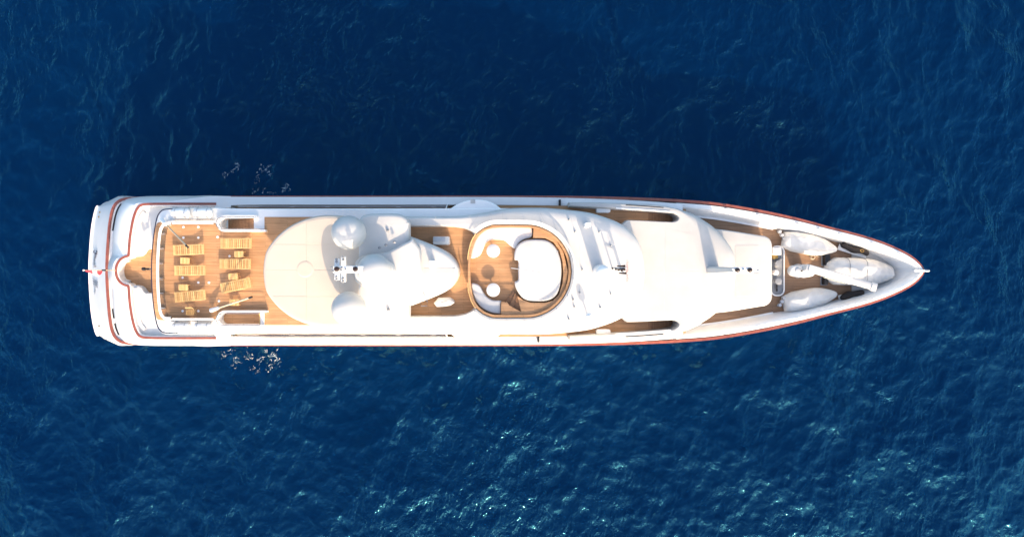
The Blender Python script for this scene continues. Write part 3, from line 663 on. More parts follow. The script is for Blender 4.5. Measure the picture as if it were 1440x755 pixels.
for a in (48, 172, 290):
    e = Vector((cx+math.cos(R(a))*1.9, cy+math.sin(R(a))*1.9)); mid_ = (e+Vector((cx, cy)))/2
    MB().box((mid_.x, mid_.y, 9.298), (1.9, .045, .014), Matrix.Rotation(R(a), 3, 'Z')).build('pad_seam', 'lightgrey', pad)
# platform of teak on the starboard side plus fan steps
s3 = [W(*z5(x, y), 9.0).xy for x, y in ((222, 528), (250, 530), (262, 545), (318, 576), (300, 500), (330, 520), (365, 532), (430, 533), (470, 523), (500, 494), (517, 440), (521, 385), (517, 335), (502, 280), (475, 243), (432, 222), (376, 222), (378, 174), (430, 186), (478, 217), (521, 287), (545, 385), (527, 479), (486, 547), (424, 586), (340, 597), (222, 597))]
slab('upper_walk', s3, ZS+.04, 9.2, 'teak', lounge, r=.02)
for k, (a, b) in enumerate((((240, 525), (285, 478)), ((262, 545), (290, 486)), ((290, 562), (297, 494)))):
    A, B = W(*z5(*a), 8.7+.1*k).xy, W(*z5(*b), 8.7+.1*k).xy
    nx = ((262, 545), (290, 562), (318, 576))[k]; ny = ((290, 486), (297, 494), (303, 500))[k]
    slab('fan_step', [A, W(*z5(*nx), 8.7+.1*k).xy, W(*z5(*ny), 8.7+.1*k).xy, B], ZS+.04, 8.66+.12*k, 'teak_step', lounge, r=.015, seg=1)
# windbreak round the lounge
wb = [p+q*-.22 for p, q in zip(poolS, nP)]
keep = [Vector((p.x, p.y, Z3)) for p in wb]
st = min(range(len(keep)), key=lambda i: (keep[i].x-(-2.9))**2+(keep[i].y-0.001)**2); keep = keep[st:]+keep[:st]
keep = [p for p in keep if p.x > -2.55]
wrail = sweep('windbreak_rail', [p+Vector((0, 0, .0)) for p in keep], rect_prof(-.045, .045, .50, .56), 'white', roof)
npn = 15; L = len(keep)
dist = [0]
for a, b in zip(keep[:-1], keep[1:]): dist.append(dist[-1]+(b-a).length)
def at_d(d):
    i = max(0, min(L-2, next((j for j in range(L-1) if dist[j+1] >= d), L-2))); t = (d-dist[i])/max(1e-6, dist[i+1]-dist[i]); return keep[i].lerp(keep[i+1], t)
for k in range(npn):
    d0 = dist[-1]*k/npn+.05; d1 = dist[-1]*(k+1)/npn-.05
    sweep('glass_panel', [at_d(d0+(d1-d0)*j/6) for j in range(7)], rect_prof(-.01, .01, .03, .50), 'tinted_glass', wrail)
    p = at_d(dist[-1]*k/npn); MB().tube([p, p+Vector((0, 0, .53))], .03, 6).build('stanchion', 'steel', wrail)
# aft guard rail of the lounge (open to the midship deck)
gp = [Vector((p.x, p.y, 9.33)) for p in both([Vector((p.x, p.y, 0)) for p in rim])]
gr_ = MB().tube([p+Vector((0, 0, .42)) for p in gp if abs(p.y) > .75 and p.y > 0], .035, 6).build('guard_rail', 'pale_wood', lounge)
MB().tube([p+Vector((0, 0, .42)) for p in gp if abs(p.y) > .75 and p.y < 0], .035, 6).build('guard_rail', 'pale_wood', lounge)
for p in gp[::4]:
    if abs(p.y) > .75: MB().tube([p, p+Vector((0, 0, .42))], .02, 6).build('stanchion', 'steel', gr_)

# roof gear on the wheelhouse
c = W(842.5, 381, Z3)
post = MB().lathe(c-Vector((0, 0, .03)), [(.44, 0), (.44, .1), (.40, .2), (.40, 1.6)], 24).build('dome_pedestal', 'white', roof)
MB().lathe(c+Vector((0, 0, 1.55)), [(.40, 0), (.43, .12), (.42, .3), (.34, .52), (.2, .66), (.02, .71)], 24).build('satellite_dome', 'white', post)
c = W(824.5, 317, Z3); MB().rbox(c+Vector((0, 0, .5)), (.36, .28, 1.05), .05).build('vent_box', 'white', roof)
whips = ((800, 309, 1.3), (808.5, 326, 2.2), (842.5, 326, 1.3), (818.6, 379, .8), (815, 411, 1.0), (807.5, 431, .9), (799.7, 448, 2.4), (844, 432, 2.8), (858.7, 413, 2.8), (858.7, 345, 2.2), (806, 421, .6))
for px, py, h in whips:
    b = W(px, py, Z3-.02); a = MB().tube([b, b+Vector((0, 0, h))], .016, 5, .006).build('whip_antenna', 'white', roof)
    MB().lathe(b, [(.06, 0), (.06, .12), (.025, .2)], 8).build('antenna_base', 'grey', a)
b = W(826, 443, Z3-.02); a = MB().tube([b, b+Vector((0, 0, .6))], .045, 6).build('mushroom_antenna', 'white', roof)
MB().lathe(b+Vector((0, 0, .55)), [(.05, 0), (.22, .1), (.25, .3), (.18, .5), (.03, .6)], 16).build('antenna_cap', 'white', a)
# small antenna frame with horns
fr = MB(); b = W(866, 378.5, Z3-.02)
for dx, dy in ((-.25, .1), (.35, .1), (.35, -.25)): fr.tube([b+Vector((dx, dy, 0)), b+Vector((dx, dy, 1.5))], .045, 6)
fr.tube([b+Vector((-.3, .1, 1.45)), b+Vector((.5, .1, 1.45))], .05, 6); fr.tube([b+Vector((-.25, .1, .9)), b+Vector((.4, -.2, .9))], .06, 6)
fro = fr.build('antenna_frame', 'lightgrey', roof)
for dx, dy, l in ((.1, .22, .55), (.05, 0, .65), (.2, -.25, .5)):
    MB().tube([b+Vector((dx-l/2, dy, 1.55)), b+Vector((dx+l/2, dy, 1.55))], .03, 6, .075).build('air_horn', 'lamp_black', fro)
for k in range(4): MB().lathe(b+Vector((-.45+.2*k, .06-.05*k, 1.5)), [(.06, 0), (.07, .1), (.02, .14)], 8).build('signal_lamp', 'lamp_black', fro)
# row of small red letters across the roof front
let = MB(); zt = Z3+.003
glyphs = 'IPUHMBN.AHSVI'
yy = W(882, 364.5, zt).y; hgt = .125; x0 = W(880.3, 0, zt).x
SEG = {'I': [((0, .5), (1, .5))], 'P': [((0, 0), (1, 0)), ((1, 0), (1, 1)), ((1, 1), (.5, 1)), ((.5, 0), (.5, 1))], 'U': [((1, 0), (0, 0)), ((0, 0), (0, 1)), ((0, 1), (1, 1))], 'H': [((0, 0), (1, 0)), ((0, 1), (1, 1)), ((.5, 0), (.5, 1))],
       'M': [((0, 0), (1, 0)), ((0, 1), (1, 1)), ((1, 0), (.5, .5)), ((.5, .5), (1, 1))], 'B': [((0, 0), (1, 0)), ((0, 1), (1, 1)), ((0, 0), (0, 1)), ((.5, 0), (.5, 1)), ((1, 0), (1, 1))], 'N': [((0, 0), (1, 0)), ((0, 1), (1, 1)), ((1, 0), (0, 1))],
       'A': [((0, 0), (1, .5)), ((1, .5), (0, 1)), ((.4, .2), (.4, .8))], 'S': [((0, 0), (0, 1)), ((0, 1), (.5, 1)), ((.5, 0), (.5, 1)), ((.5, 0), (1, 0)), ((1, 0), (1, 1))], 'V': [((1, 0), (0, .5)), ((0, .5), (1, 1))], '.': []}
for gch in glyphs:
    for (u0, v0), (u1, v1) in SEG[gch]:
        A = Vector((x0+u0*.16, yy-v0*.085, zt)); B = Vector((x0+u1*.16, yy-v1*.085, zt)); d = B-A
        let.box((A+B)/2, (d.length+.012, .013, .006), Matrix.Rotation(math.atan2(d.y, d.x), 3, 'Z'))
    yy -= hgt
let.build('roof_lettering', 'red_paint', roof)

for a, b in (((612, 304), (612, 318)), ((660, 303), (672, 322)), ((672, 303), (660, 322)), ((690, 299), (692, 312)), ((706, 297), (708, 312)), ((760, 300), (768, 316)),
             ((612, 444), (612, 458)), ((690, 450), (690, 463)), ((740, 450), (742, 465)), ((870, 345), (884, 417)), ((815, 345), (815, 417)), ((815, 381), (832, 381))):
    seam(roof, [a, b], Z3)
# ------------------------------------------------------------------ mast arch, hardtop, domes
ZH = 11.1
ht = [(369.3, 0), (370.5, 15), (374.5, 30), (386, 46), (399, 58), (412, 66.5), (430, 74), (450, 78.5), (470, 79), (490, 77), (505, 72), (515, 62), (520, 40), (521, 0)]
hto = mirror(cr(half(ht, ZH), 5))
hardtop = slab('hardtop', hto, ZH-.22, ZH-.012, 'cream', yacht, r=.16)
htin = [p+q*.22 for p, q in zip(ccw(hto), normals(ccw(hto)))]
def clip(P, axis, v, keep_ge):
    out = []; n = len(P)
    for i in range(n):
        a, b = P[i-1], P[i]; ia = (a[axis] >= v) == keep_ge; ib = (b[axis] >= v) == keep_ge
        if ia != ib: t = (v-a[axis])/(b[axis]-a[axis]); out.append(a.lerp(b, t))
        if ib: out.append(b)
    return out
gx = [W(p, 0, ZH).x for p in (360, 431, 478, 530)]; gy = [(CY-p)*(CAM_H-ZH)/F for p in (300, 343, 379, 416, 465)]
for i in range(3):
    for j in range(4):
        P = clip(clip(clip(clip(htin, 0, gx[i]+.012, True), 0, gx[i+1]-.012, False), 1, gy[j]-.012, False), 1, gy[j+1]+.012, True)
        if len(P) > 2 and abs(area2(P)) > .1: slab('roof_panel', P, ZH-.03, ZH+.004*((i+j) % 2), 'cream', hardtop, r=.008, seg=1)
for px, h in ((392, 30), (420, 56), (460, 66)):
    for sg in (1, -1):
        p = W(px, CY-sg*h, ZH-.2); MB().tube([Vector((p.x+.3, p.y, ZS)), Vector((p.x, p.y, ZH-.2))], .07, 8).build('hardtop_post', 'white', hardtop)
MB().lathe(W(429, 378, ZH-.004), [(.55, 0), (.53, .012), (.40, .014)], 28).build('roof_disc', 'cream', hardtop)

ar = [(503, 0), (503, 50), (505, 70), (514, 79.5), (540, 81), (560, 80.5), (569, 77), (574, 70), (575.5, 60), (575.5, 0)]
arch = slab('mast_arch', mirror(cr(half(ar, 10.9), 5)), 10.2, 10.9+.25, 'white_roof', yacht, r=.28)
for sg in (1, -1):
    slab('arch_leg', [W(px, CY-sg*h, 10).xy for px, h in ((512, 66), (565, 66), (571, 72), (565, 78), (512, 78))], ZS-.02, 10.3, 'white', arch, r=.03)
nose = [(560, 0), (560, 52), (575, 49.5), (598, 41), (616, 33.5), (630, 25.5), (639, 15.5), (643.5, 6), (644.2, 0)]
noseo = slab('mast_fairing', mirror(cr(half(nose, 10.4), 5)), ZS-.02, 10.55, 'white_roof', arch, r=.35, rz=.35, seg=5)
sheet('fairing_hatch', [W(582, 385, 10.56).xy, W(640, 384, 10.56).xy, W(640, 377, 10.56).xy, W(582, 376, 10.56).xy], 10.565, 'white_deck', noseo, t=.02)
# raised tower behind the centre dome
tw = [(497, 0), (500, 14), (508, 22), (545, 27), (577, 44), (580, 46), (590, 30), (592, 0)]
tower = slab('mast_tower', mirror(half(tw, 11.4)), 10.4, 11.55, 'white_roof', arch, r=.2)
tw2 = [(500, 0), (502, 10), (512, 15), (540, 16), (552, 10), (556, 0)]
slab('mast_column', mirror(cr(half(tw2, 12), 3)), 11.4, 12.5, 'white_roof', arch, r=.18)
def dome(px, py, zb, zc, r, nm='radome'):
    c = W(px, py, zc); d = MB()
    prof = [(r*.62, -r*.95), (r*.86, -r*.75), (r*.97, -r*.4), (r, -.05), (r, .0)] + [(r*math.cos(R(a)), r*math.sin(R(a))) for a in range(8, 90, 8)] + [(.01, r)]
    o = d.lathe(c, prof, 40).build(nm, 'white_roof', arch)
    h = c.z-r*.9-zb; MB().lathe(Vector((c.x, c.y, zb-.03)), [(r*.5, 0), (r*.45, .1), (r*.4, h*.5), (r*.5, h+.05)], 24).build('pedestal', 'white', o)
    MB().lathe(c+Vector((0, 0, -.06)), [(r*1.0, 0), (r*1.012, .02), (r*1.012, .05), (r, .07)], 40).build('seam_ring', 'white_roof', o)
    return o
dome(490, 326.5, ZH, 12.75, 1.04); dome(490, 433, ZH, 12.75, 1.04); dome(526.5, 380.5, 12.45, 13.9, 1.03)
# top mast with lights
tm_ = MB(); A = W(512, 378, 12.2); B = W(483, 377.5, 14.6); tm_.tube([A, B], .20, 8, .14)
tmo = tm_.build('top_mast', 'white', arch)
a, b = W(468, 377.5, 14.7), W(512, 378.5, 14.7); MB().rbox((a+b)/2, ((b-a).x, .42, .16), .06).build('mast_platform', 'white', tmo)
for px, hw in ((474, 15), (483, 18)):
    z = 14.5 if px == 474 else 13.4
    a, b = W(px, 378-hw, z), W(px, 378+hw, z); MB().rbox((a+b)/2, (.30, (a-b).y, .12), .05).build('crosstree', 'white', tmo)
    for t in (.03, .14, .86, .97):
        MB().lathe(a.lerp(b, t)+Vector((0, 0, .05)), [(.07, 0), (.08, .1), (.02, .16)], 10).build('signal_lamp', 'grey', tmo)
for px in (474.5, 500.5): MB().lathe(W(px, 377.5, 14.77), [(.13, 0), (.15, .05), (.15, .24), (.1, .33), (.02, .36)], 16).build('navigation_light', 'lamp_black', tmo)
for px, py in ((467, 375), (469, 381), (481, 376), (486, 378), (480, 379.5)): MB().lathe(W(px, py, 14.77), [(.05, 0), (.06, .1), (.02, .16)], 8).build('sensor', 'grey', tmo)
for px, py, z in ((545.5, 324, 11.15), (546.5, 435, 11.15), (553, 375, 11.5), (534, 348, 11.5), (543, 344, 11.5), (555, 340, 11.5)):
    MB().lathe(W(px, py, z-.02), [(.09, 0), (.09, .14), (.03, .2)], 10).build('arch_fitting', 'grey', arch)
MB().rbox(W(608, 371, 11.0), (.3, .5, .9), .06).build('vent_cowl', 'white', noseo)
rung = MB()
for dx in (0, .42): rung.tube([W(586, 410, 10.58)+Vector((dx, 0, 0)), W(592, 424, 10.5)+Vector((dx, 0, 0)), W(592, 428, 8.55)+Vector((dx, -.1, 0))], .02, 5)
rg = rung.build('ladder', 'steel', noseo)
for k in range(6): q = W(592, 428, 10.3-.3*k); MB().tube([q+Vector((0, -.08, 0)), q+Vector((.42, -.08, 0))], .018, 5).build('rung', 'steel', rg)
# little flag halyards / side posts near the wings
for sg in (1, -1):
    q = W(629, CY-sg*93, 6.3); MB().tube([q, q+Vector((.15, -.5*sg, 2.6))], .035, 6).build('side_lamp_post', 'white', yacht)
    q = W(787 if sg > 0 else 757, CY-sg*95, 6.42); p = MB(); p.rbox(q+Vector((0, 0, .1)), (.16, .5, .2), .03); p.build('gate_latch', 'black', yacht)
# grooves along the topsides' upper edge
# handrail along the inner bulwark edge
for sg in (1, -1):
    pts = [W(px, CY-sg*h, 6.5) for px, h in ((335, 90.6), (420, 90.4), (520, 90.4), (630, 90.6))]
    hr = MB().tube(cr(pts, 5), .03, 6).build('side_handrail', 'steel', yacht)
    for p in cr(pts, 5)[::2]: MB().tube([p, Vector((p.x, p.y, ZU))], .02, 5).build('stanchion', 'steel', hr)

# ------------------------------------------------------------------ loose things: life rafts
def life_raft(px, py, label):
    t = thing('life_raft', Vector((*W(px, py, ZS+.5).xy, ZS)), label, 'life raft', 'life raft canisters in cradles at the sides of the sun deck')
    L, r = 1.22, .30; prof = []
    mbb = MB(); V = []; n = 18
    rings = []
    for x, k in ((-L/2, .55), (-L/2+.06, .88), (-L/2+.14, 1.0), (-.04, 1.0), (-.035, 1.05), (.035, 1.05), (.04, 1.0), (L/2-.14, 1.0), (L/2-.06, .88), (L/2, .55)):
        rings.append([Vector((x, r*k*1.12*math.cos(2*math.pi*i/n), .42+r*k*math.sin(2*math.pi*i/n))) for i in range(n)])
    sh = loft('canister', rings, 'white', t, caps=(True, True))
    for x in (-.33, .33): MB().add([Vector((x+dx, (r*1.12+.012)*math.cos(2*math.pi*i/n), .42+(r+.012)*math.sin(2*math.pi*i/n))) for dx in (-.03, .03) for i in range(n)], [(i, (i+1) % n, n+(i+1) % n, n+i) for i in range(n)]).build('strap', 'lightgrey', sh)
    cr_ = MB()
    for x in (-.45, .45):
        cr_.tube([(x, -.42, .05), (x, -.42, .34), (x, -.30, .18), (x, .30, .18), (x, .42, .34), (x, .42, .05)], .022, 5)
    for y in (-.42, .42): cr_.tube([(-.62, y, .05), (.62, y, .05)], .022, 5); cr_.tube([(-.62, y, .62), (.62, y, .62)], .016, 5); cr_.tube([(-.62, y, .02), (-.62, y, .62)], .02, 5); cr_.tube([(.62, y, .02), (.62, y, .62)], .02, 5)
    cr_.build('cradle', 'steel', t)
    return t
life_raft(254, 299.5, 'white life raft canister at the port corner aft, beside the leaning awning pole')
life_raft(285, 299.5, 'white life raft canister beside the port stairwell')
life_raft(254, 460, 'white life raft canister at the starboard corner aft, behind the folding stool')
life_raft(285, 460, 'white life raft canister beside the starboard stairwell')

# ------------------------------------------------------------------ sun loungers, tables, stool
def lounger():
    t = thing('sun_lounger', (0, 0, 0), 'x', 'sun lounger', 'slatted wooden sun loungers on the aft sun deck')
    Lh, wd, zt = 2.16, .70, .36; hx = .25
    f = MB()
    for sg in (1, -1): f.box((-.30, sg*(wd/2-.03), zt-.05), (Lh*.70, .055, .09))
    f.box((-Lh/2+.03, 0, zt-.05), (.05, wd, .09)); f.box((.46, 0, zt-.07), (.05, wd-.12, .06))
    f.build('frame', 'pale_wood', t, smooth=False)
    for x in (-Lh/2+.2, .38):
        for sg in (1, -1): MB().box((x, sg*(wd/2-.03), (zt-.09)/2), (.06, .05, zt-.09)).build('leg', 'pale_wood', t, smooth=False)
    n = 11
    for k in range(n):
        MB().box((-Lh/2+.12+k*.132, 0, zt+.0), (.085, wd-.11, .022)).build('slat', 'pale_wood2' if k % 3 == 1 else 'pale_wood', t, smooth=False)
    rot = Matrix.Rotation(R(-16), 3, 'Y'); piv = Vector((.44, 0, zt-.01)); bmb = MB()
    for sg in (1, -1): bmb.box(piv+rot @ Vector((.33, sg*(wd/2-.03), 0)), (.68, .055, .06), rot)
    bmb.box(piv+rot @ Vector((.65, 0, 0)), (.05, wd, .06), rot)
    bk = bmb.build('backrest', 'pale_wood', t, smooth=False)
    for k in range(5): MB().box(piv+rot @ Vector((.07+k*.125, 0, .02)), (.085, wd-.11, .022), rot).build('slat', 'pale_wood2' if k % 2 else 'pale_wood', bk, smooth=False)
    st = MB(); q = piv+rot @ Vector((.45, 0, -.03)); st.tube([q, Vector((q.x+.02, 0, .06))], .025, 5); st.build('backrest_prop', 'pale_wood', t)
    return t
lg = lounger()
spots = ((265.6, 351, 2.0, 'wooden lounger under the tip of the leaning awning pole, next to life rafts'),
         (267.4, 380, 0.5, 'wooden lounger between two small tables in the aftermost row'),
         (267.8, 416, 5.0, 'wooden lounger beside the folding stool in the aftermost row'),
         (332.4, 342, 0.0, 'wooden lounger alongside the port stairwell near the cream hardtop'),
         (330.8, 371, -0.5, 'middle wooden lounger of the three next to the cream hardtop'),
         (332.4, 401, 11.5, 'wooden lounger turned askew near the starboard stairwell'))
for i, (px, py, a, lab) in enumerate(spots):
    o = lg if i == 0 else copy_tree(lg)
    o.location = Vector((*W(px, py, ZS+.38).xy, ZS+.022)); o.rotation_euler.z = R(a); o['label'] = lab
def table():
    t = thing('side_table', (0, 0, 0), 'x', 'side table', 'small wooden side tables between the loungers')
    fr = MB()
    for sg in (1, -1): fr.box((0, sg*.19, .39), (.62, .05, .05)); fr.box((sg*.29, 0, .39), (.05, .42, .05))
    fr.build('frame', 'pale_wood', t, smooth=False)
    for k in range(5): MB().box((-.22+k*.11, 0, .415), (.10, .42, .02)).build('slat', 'pale_wood2' if k % 2 else 'pale_wood', t, smooth=False)
    for x in (-.27, .27):
        for y in (-.17, .17): MB().box((x, y, .19), (.045, .045, .38)).build('leg', 'pale_wood', t, smooth=False)
    return t
tb = table()
for i, (px, py, a, lab) in enumerate(((260.3, 366.5, -2, 'small wooden table beside the lounger under the leaning awning pole'), (258.2, 404, 0, 'small wooden table next to the lounger by the folding stool'), (336.3, 357.3, 0, 'small wooden table by the lounger alongside the port stairwell'),
                                      (328, 388.5, 5, 'small wooden table beside the lounger turned askew'), (329.8, 425, 0, 'small wooden table under the awning pole by the starboard stairwell'))):
    o = tb if i == 0 else copy_tree(tb)
    o.location = Vector((*W(px, py, ZS+.38).xy, ZS+.022)); o.rotation_euler.z = R(a); o['label'] = lab
t = thing('folding_stool', Vector((*W(267, 438, ZS+.45).xy, ZS+.022)), 'small wooden folding stool with slats by the starboard life rafts', 'stool')
for k in range(5): MB().box((-.22+k*.11, 0, .43), (.07, .40, .02)).build('slat', 'pale_wood2', t, smooth=False)
MB().box((0, .2, .42), (.56, .04, .04)).box((0, -.2, .42), (.56, .04, .04)).build('frame', 'pale_wood', t, smooth=False)
for sg in (1, -1):
    for x in (-.24, .24): MB().tube([(x, -.22*sg, .0), (x, .2*sg, .42)], .022, 5).build('leg', 'pale_wood', t)
for sg in (1, -1): MB().tube([(.24*sg, .2, .42), (.2*sg, .32, .72)], .02, 5).build('back_post', 'pale_wood', t)
for k in range(3): MB().tube([(-.2, .25+.03*k, .52+.09*k), (.2, .25+.03*k, .52+.09*k)], .018, 5).build('back_slat', 'pale_wood', t)

# ------------------------------------------------------------------ lounge tables, covered furniture
for px, py, lab in ((694, 353, 'round white table top in front of the long port sofa'), (694, 407, 'round white table top in front of the short starboard sofa')):
    t = thing('round_table', W(px, py, ZS+.052), lab, 'table', 'round tables in the sunken lounge')
    MB().lathe((0, 0, .62), [(.44, 0), (.455, .02), (.455, .045), (.44, .055)], 40).build('table_top', 'cushion', t)
    MB().lathe((0, 0, 0), [(.22, 0), (.22, .03), (.06, .05), (.05, .62)], 16).build('pedestal', 'steel', t)
t = thing('covered_box', W(621.5, 338.5, ZS+.022), 'grey topped box under a white cover on the port midship deck', 'box')
MB().rbox((0, 0, .28), (1.12, .56, .56), .10).build('cover', 'cover', t)
MB().rbox((-.12, .08, .575), (.82, .34, .04), .05).build('lid', 'lightgrey', t)
t = thing('covered_table', W(625.5, 424.5, ZS+.022), 'angular white covered table on the starboard midship deck', 'covered table')
sh = [Vector((x, y)) for x, y in ((-.72, -.05), (-.50, -.32), (-.1, -.30), (.42, -.22), (.70, -.02), (.64, .16), (.36, .34), (-.40, .32))]
slab('cover', sh, .02, .62, 'cover', t, rv=[.22]*8, rz=.30, seg=4)
MB().tube([(-.2, -.05, .625), (.25, .05, .63)], .05, 6).build('fold', 'cover', t)

# ------------------------------------------------------------------ boats under covers on the foredeck
def covered_boat(name, A, B, wmax, h, wfun, label, cat, seed, ztop=None, group=None, ridge=1.0, ends=(.55, .25)):
    """A stern, B bow as px points; a tight cover with creases over a hull"""
    z0 = ZD+.10; a, b = W(*A, z0+h*.6), W(*B, z0+h*.6); a.z = b.z = z0
    d = b-a; L = d.length; ang = math.atan2(d.y, d.x)
    t = thing(name, (a+b)/2-Vector((0, 0, .1)), label, cat, group, ang)
    rng = random.Random(seed); ns, nc = 72, 44; V = []; Fc = []
    ph = [rng.uniform(0, 6) for _ in range(8)]
    for i in range(ns+1):
        u = i/ns; w = wmax/2*wfun(u); hh = h*(.72+.28*math.sin(math.pi*min(1, u*1.1+.08)))
        endf = min(1, (u/.07)**.5 if u < .07 else 1, ((1-u)/.05)**.5 if u > .95 else 1)
        for k in range(nc+1):
            th = math.pi*k/nc; c, s_ = math.cos(th), math.sin(th)
            y = w*(abs(c)**.55)*(1 if c > 0 else -1); zz = .10+hh*(.62*s_**.5+.38*max(0, 1-abs(c-.12*math.sin(u*4+ph[6])))**.9)*(.55+.45*endf)
            crease = .05*(1-abs(math.sin(7*u+ph[0]+2.2*c)))**3+.04*(1-abs(math.sin(11*u-3.1*c+ph[1])))**3+.03*(1-abs(math.sin(19*u+5*c+ph[2])))**3-.03+.03*math.sin(5*u+3*c+ph[4])
            peak = .16*ridge*max(0, 1-abs(c-.15*math.sin(u*5+ph[5]))/.45)*(.5+.5*math.sin(u*14+ph[3]))
            zz += (crease+peak)*s_*endf
            V.append(Vector(((u-.5)*L, y, zz)))
    for i in range(ns):
        for k in range(nc): Fc.append((i*(nc+1)+k, i*(nc+1)+k+1, (i+1)*(nc+1)+k+1, (i+1)*(nc+1)+k))
    Fc.append(tuple(range(nc+1))); Fc.append(tuple(reversed(range(ns*(nc+1), (ns+1)*(nc+1)))))
    for i in range(ns): Fc.append((i*(nc+1), (i+1)*(nc+1), (i+1)*(nc+1)+nc, i*(nc+1)+nc))
    cv = fin('boat_cover', V, Fc, 'cover', t, angle=60)
    lp = [Vector(((u/30-.5)*L*.985, wmax/2*wfun(u/30)*.97, 0)) for u in range(31)]
    hp = [p.xy for p in lp]+[Vector((p.x, -p.y)) for p in reversed(lp)]
    slab('boat_hull', hp, .0, .16, 'white', t, r=.04)
    return t, L, cv
def w_small(u): return min(1, (.72+u*1.4))*(1 if u < .45 else max(.12, 1-((u-.45)/.58)**2.4*.92))
def w_big(u): return min(1, (.62+u*2.6))*(1 if u < .55 else max(.42, 1-((u-.55)/.45)**2.0*.56))
tA, L1, _ = covered_boat('covered_boat', (1104, 336), (1179, 351), 1.52, .95, w_small, 'white covered boat on the port side of the foredeck', 'boat', 3, group='covered boats on the foredeck')
tB, L2, _ = covered_boat('covered_boat', (1105, 428), (1179, 413), 1.52, .95, w_small, 'white covered boat with a crumpled cover on the starboard foredeck side', 'boat', 8, group='covered boats on the foredeck')
tC, L3, cvC = covered_boat('covered_tender', (1165, 380.8), (1260, 383.5), 2.0, 1.25, w_big, 'large white covered tender on the centreline of the foredeck, under the crane boom', 'boat', 5, ridge=.6, group='covered boats on the foredeck')
for u in (.27, .53):
    pts = []
    for k in range(13):
        th = math.pi*k/12; c, s_ = math.cos(th), math.sin(th); w = 1.0*w_big(u)
        pts.append(Vector(((u-.5)*L3, (w+.015)*(abs(c)**.55)*(1 if c > 0 else -1), .125+1.25*(.72+.28*math.sin(math.pi*min(1, u*1.1+.08)))*(s_**.62)+.03*s_)))
    MB().tube(pts, .022, 5).build('lashing_strap', 'grey', tC)
for px, py, sx, sy_, lab in ((1160, 366, .42, .75, 'black rubber block at the port stern quarter of the large tender'), (1158, 395, .34, .55, 'black rubber block at the starboard stern quarter of the large tender')):
    t = thing('boat_chock', W(px, py, ZD), lab, 'chock', 'black chocks under the tender')
    MB().rbox((0, 0, .25), (sx, sy_, .5), .08).build('block', 'black', t)
    MB().rbox((0, 0, .03), (sx+.12, sy_+.1, .06), .02).build('foot_plate', 'grey', t)

# dark rubbery fenders
def fender(pa, pb, w, label, seed):
    a, b = W(*pa, ZD+.6), W(*pb, ZD+.6); d = b-a; L = d.length
    t = thing('stowed_fender', (a+b)/2-Vector((0, 0, .5)), label, 'fender', 'dark fenders stowed on the foredeck', math.atan2(d.y, d.x))
    rng = random.Random(seed); n = 14; m = 14; rings = []
    for i in range(n+1):
        u = i/n; e = min(1, (u/.1)**.5 if u < .1 else 1, ((1-u)/.1)**.5 if u > .9 else 1)*.98+.02; k = e*(1+.12*math.sin(u*13+seed))
        yo = .06*math.sin(u*9+seed)
        rings.append([Vector(((u-.5)*L, yo+w/2*k*math.cos(2*math.pi*j/m), .32+.24*k*math.sin(2*math.pi*j/m))) for j in range(m)])
    f = loft('fender_body', rings, 'rubber', t, caps=(True, True))
    MB().rbox((0, -.12, .05), (L*.96, w*1.05, .10), .04).build('fender_rack', 'white', t)
    return t, L
t1, lf = fender((1183, 344), (1224.5, 357.5), .44, 'dark rubber fender with a yellow loop stowed on the port foredeck', 1)
lp = [Vector((.42+.13*math.cos(a), .02+.09*math.sin(a), .575+.02*math.sin(2*a))) for a in [i*math.pi/8 for i in range(17)]]
MB().tube(lp, .022, 5).build('yellow_loop', 'brass', t1)
fender((1182.5, 418.5), (1217.5, 410.5), .50, 'plain dark rubber fender stowed by the crane boom end', 4)

for px, py, r, lab in ((1142, 362, .20, 'coil of pale rope on the teak between the port covered boat and the crane'), (1108, 418, .17, 'coil of pale rope on the teak near the starboard rope guide')):
    t = thing('rope_coil', W(px, py, ZD), lab, 'rope')
    pts = [Vector(((r-.012*k/6)*math.cos(k*.5)*(1+.05*math.sin(k)), (r-.012*k/6)*math.sin(k*.5), .03+.004*k)) for k in range(52)]
    MB().tube(pts, .018, 5).build('coil', 'rope', t)
    MB().tube(cr([Vector((r, 0, .03)), Vector((r+.15, .1, .02)), Vector((r+.3, .02, .02)), Vector((r+.45, .12, .02))], 5), .018, 5).build('rope_tail', 'rope', t)
# ------------------------------------------------------------------ deck crane
t = thing('deck_crane', W(1122, 381, ZD), 'white deck crane with its boom swung over the covered tender', 'crane')
base = t.location
def loc(px, py, z): return W(px, py, z)-base
MB().lathe((0, 0, 0), [(.52, 0), (.52, .08), (.46, .14), (.44, .9), (.50, 1.0)], 28).build('pedestal', 'white_roof', t)
zt = ZD+1.5
hs = cr([loc(px, py, zt).xy for px, py in ((1111, 381), (1113, 375.5), (1118, 373), (1130, 373), (1136, 371.5), (1143, 373), (1146, 378), (1147, 384), (1143, 388.5), (1134, 389.5), (1118, 388.5), (1113, 386))], 4, True)
hd = slab('slewing_head', hs, 1.0, 1.5, 'white_roof', t, r=.12)
MB().lathe(loc(1122, 380.5, zt), [(.19, 0), (.19, .05), (.15, .07)], 20).build('inspection_cap', 'lightgrey', hd)
MB().lathe(loc(1127, 381, zt), [(.05, 0), (.05, .1), (.02, .12)], 10).build('grease_point', 'black', hd)
a, b = loc(1139, 377.5, zt+.35), loc(1231, 404, zt+.75); d = (b-a); Lb = d.length
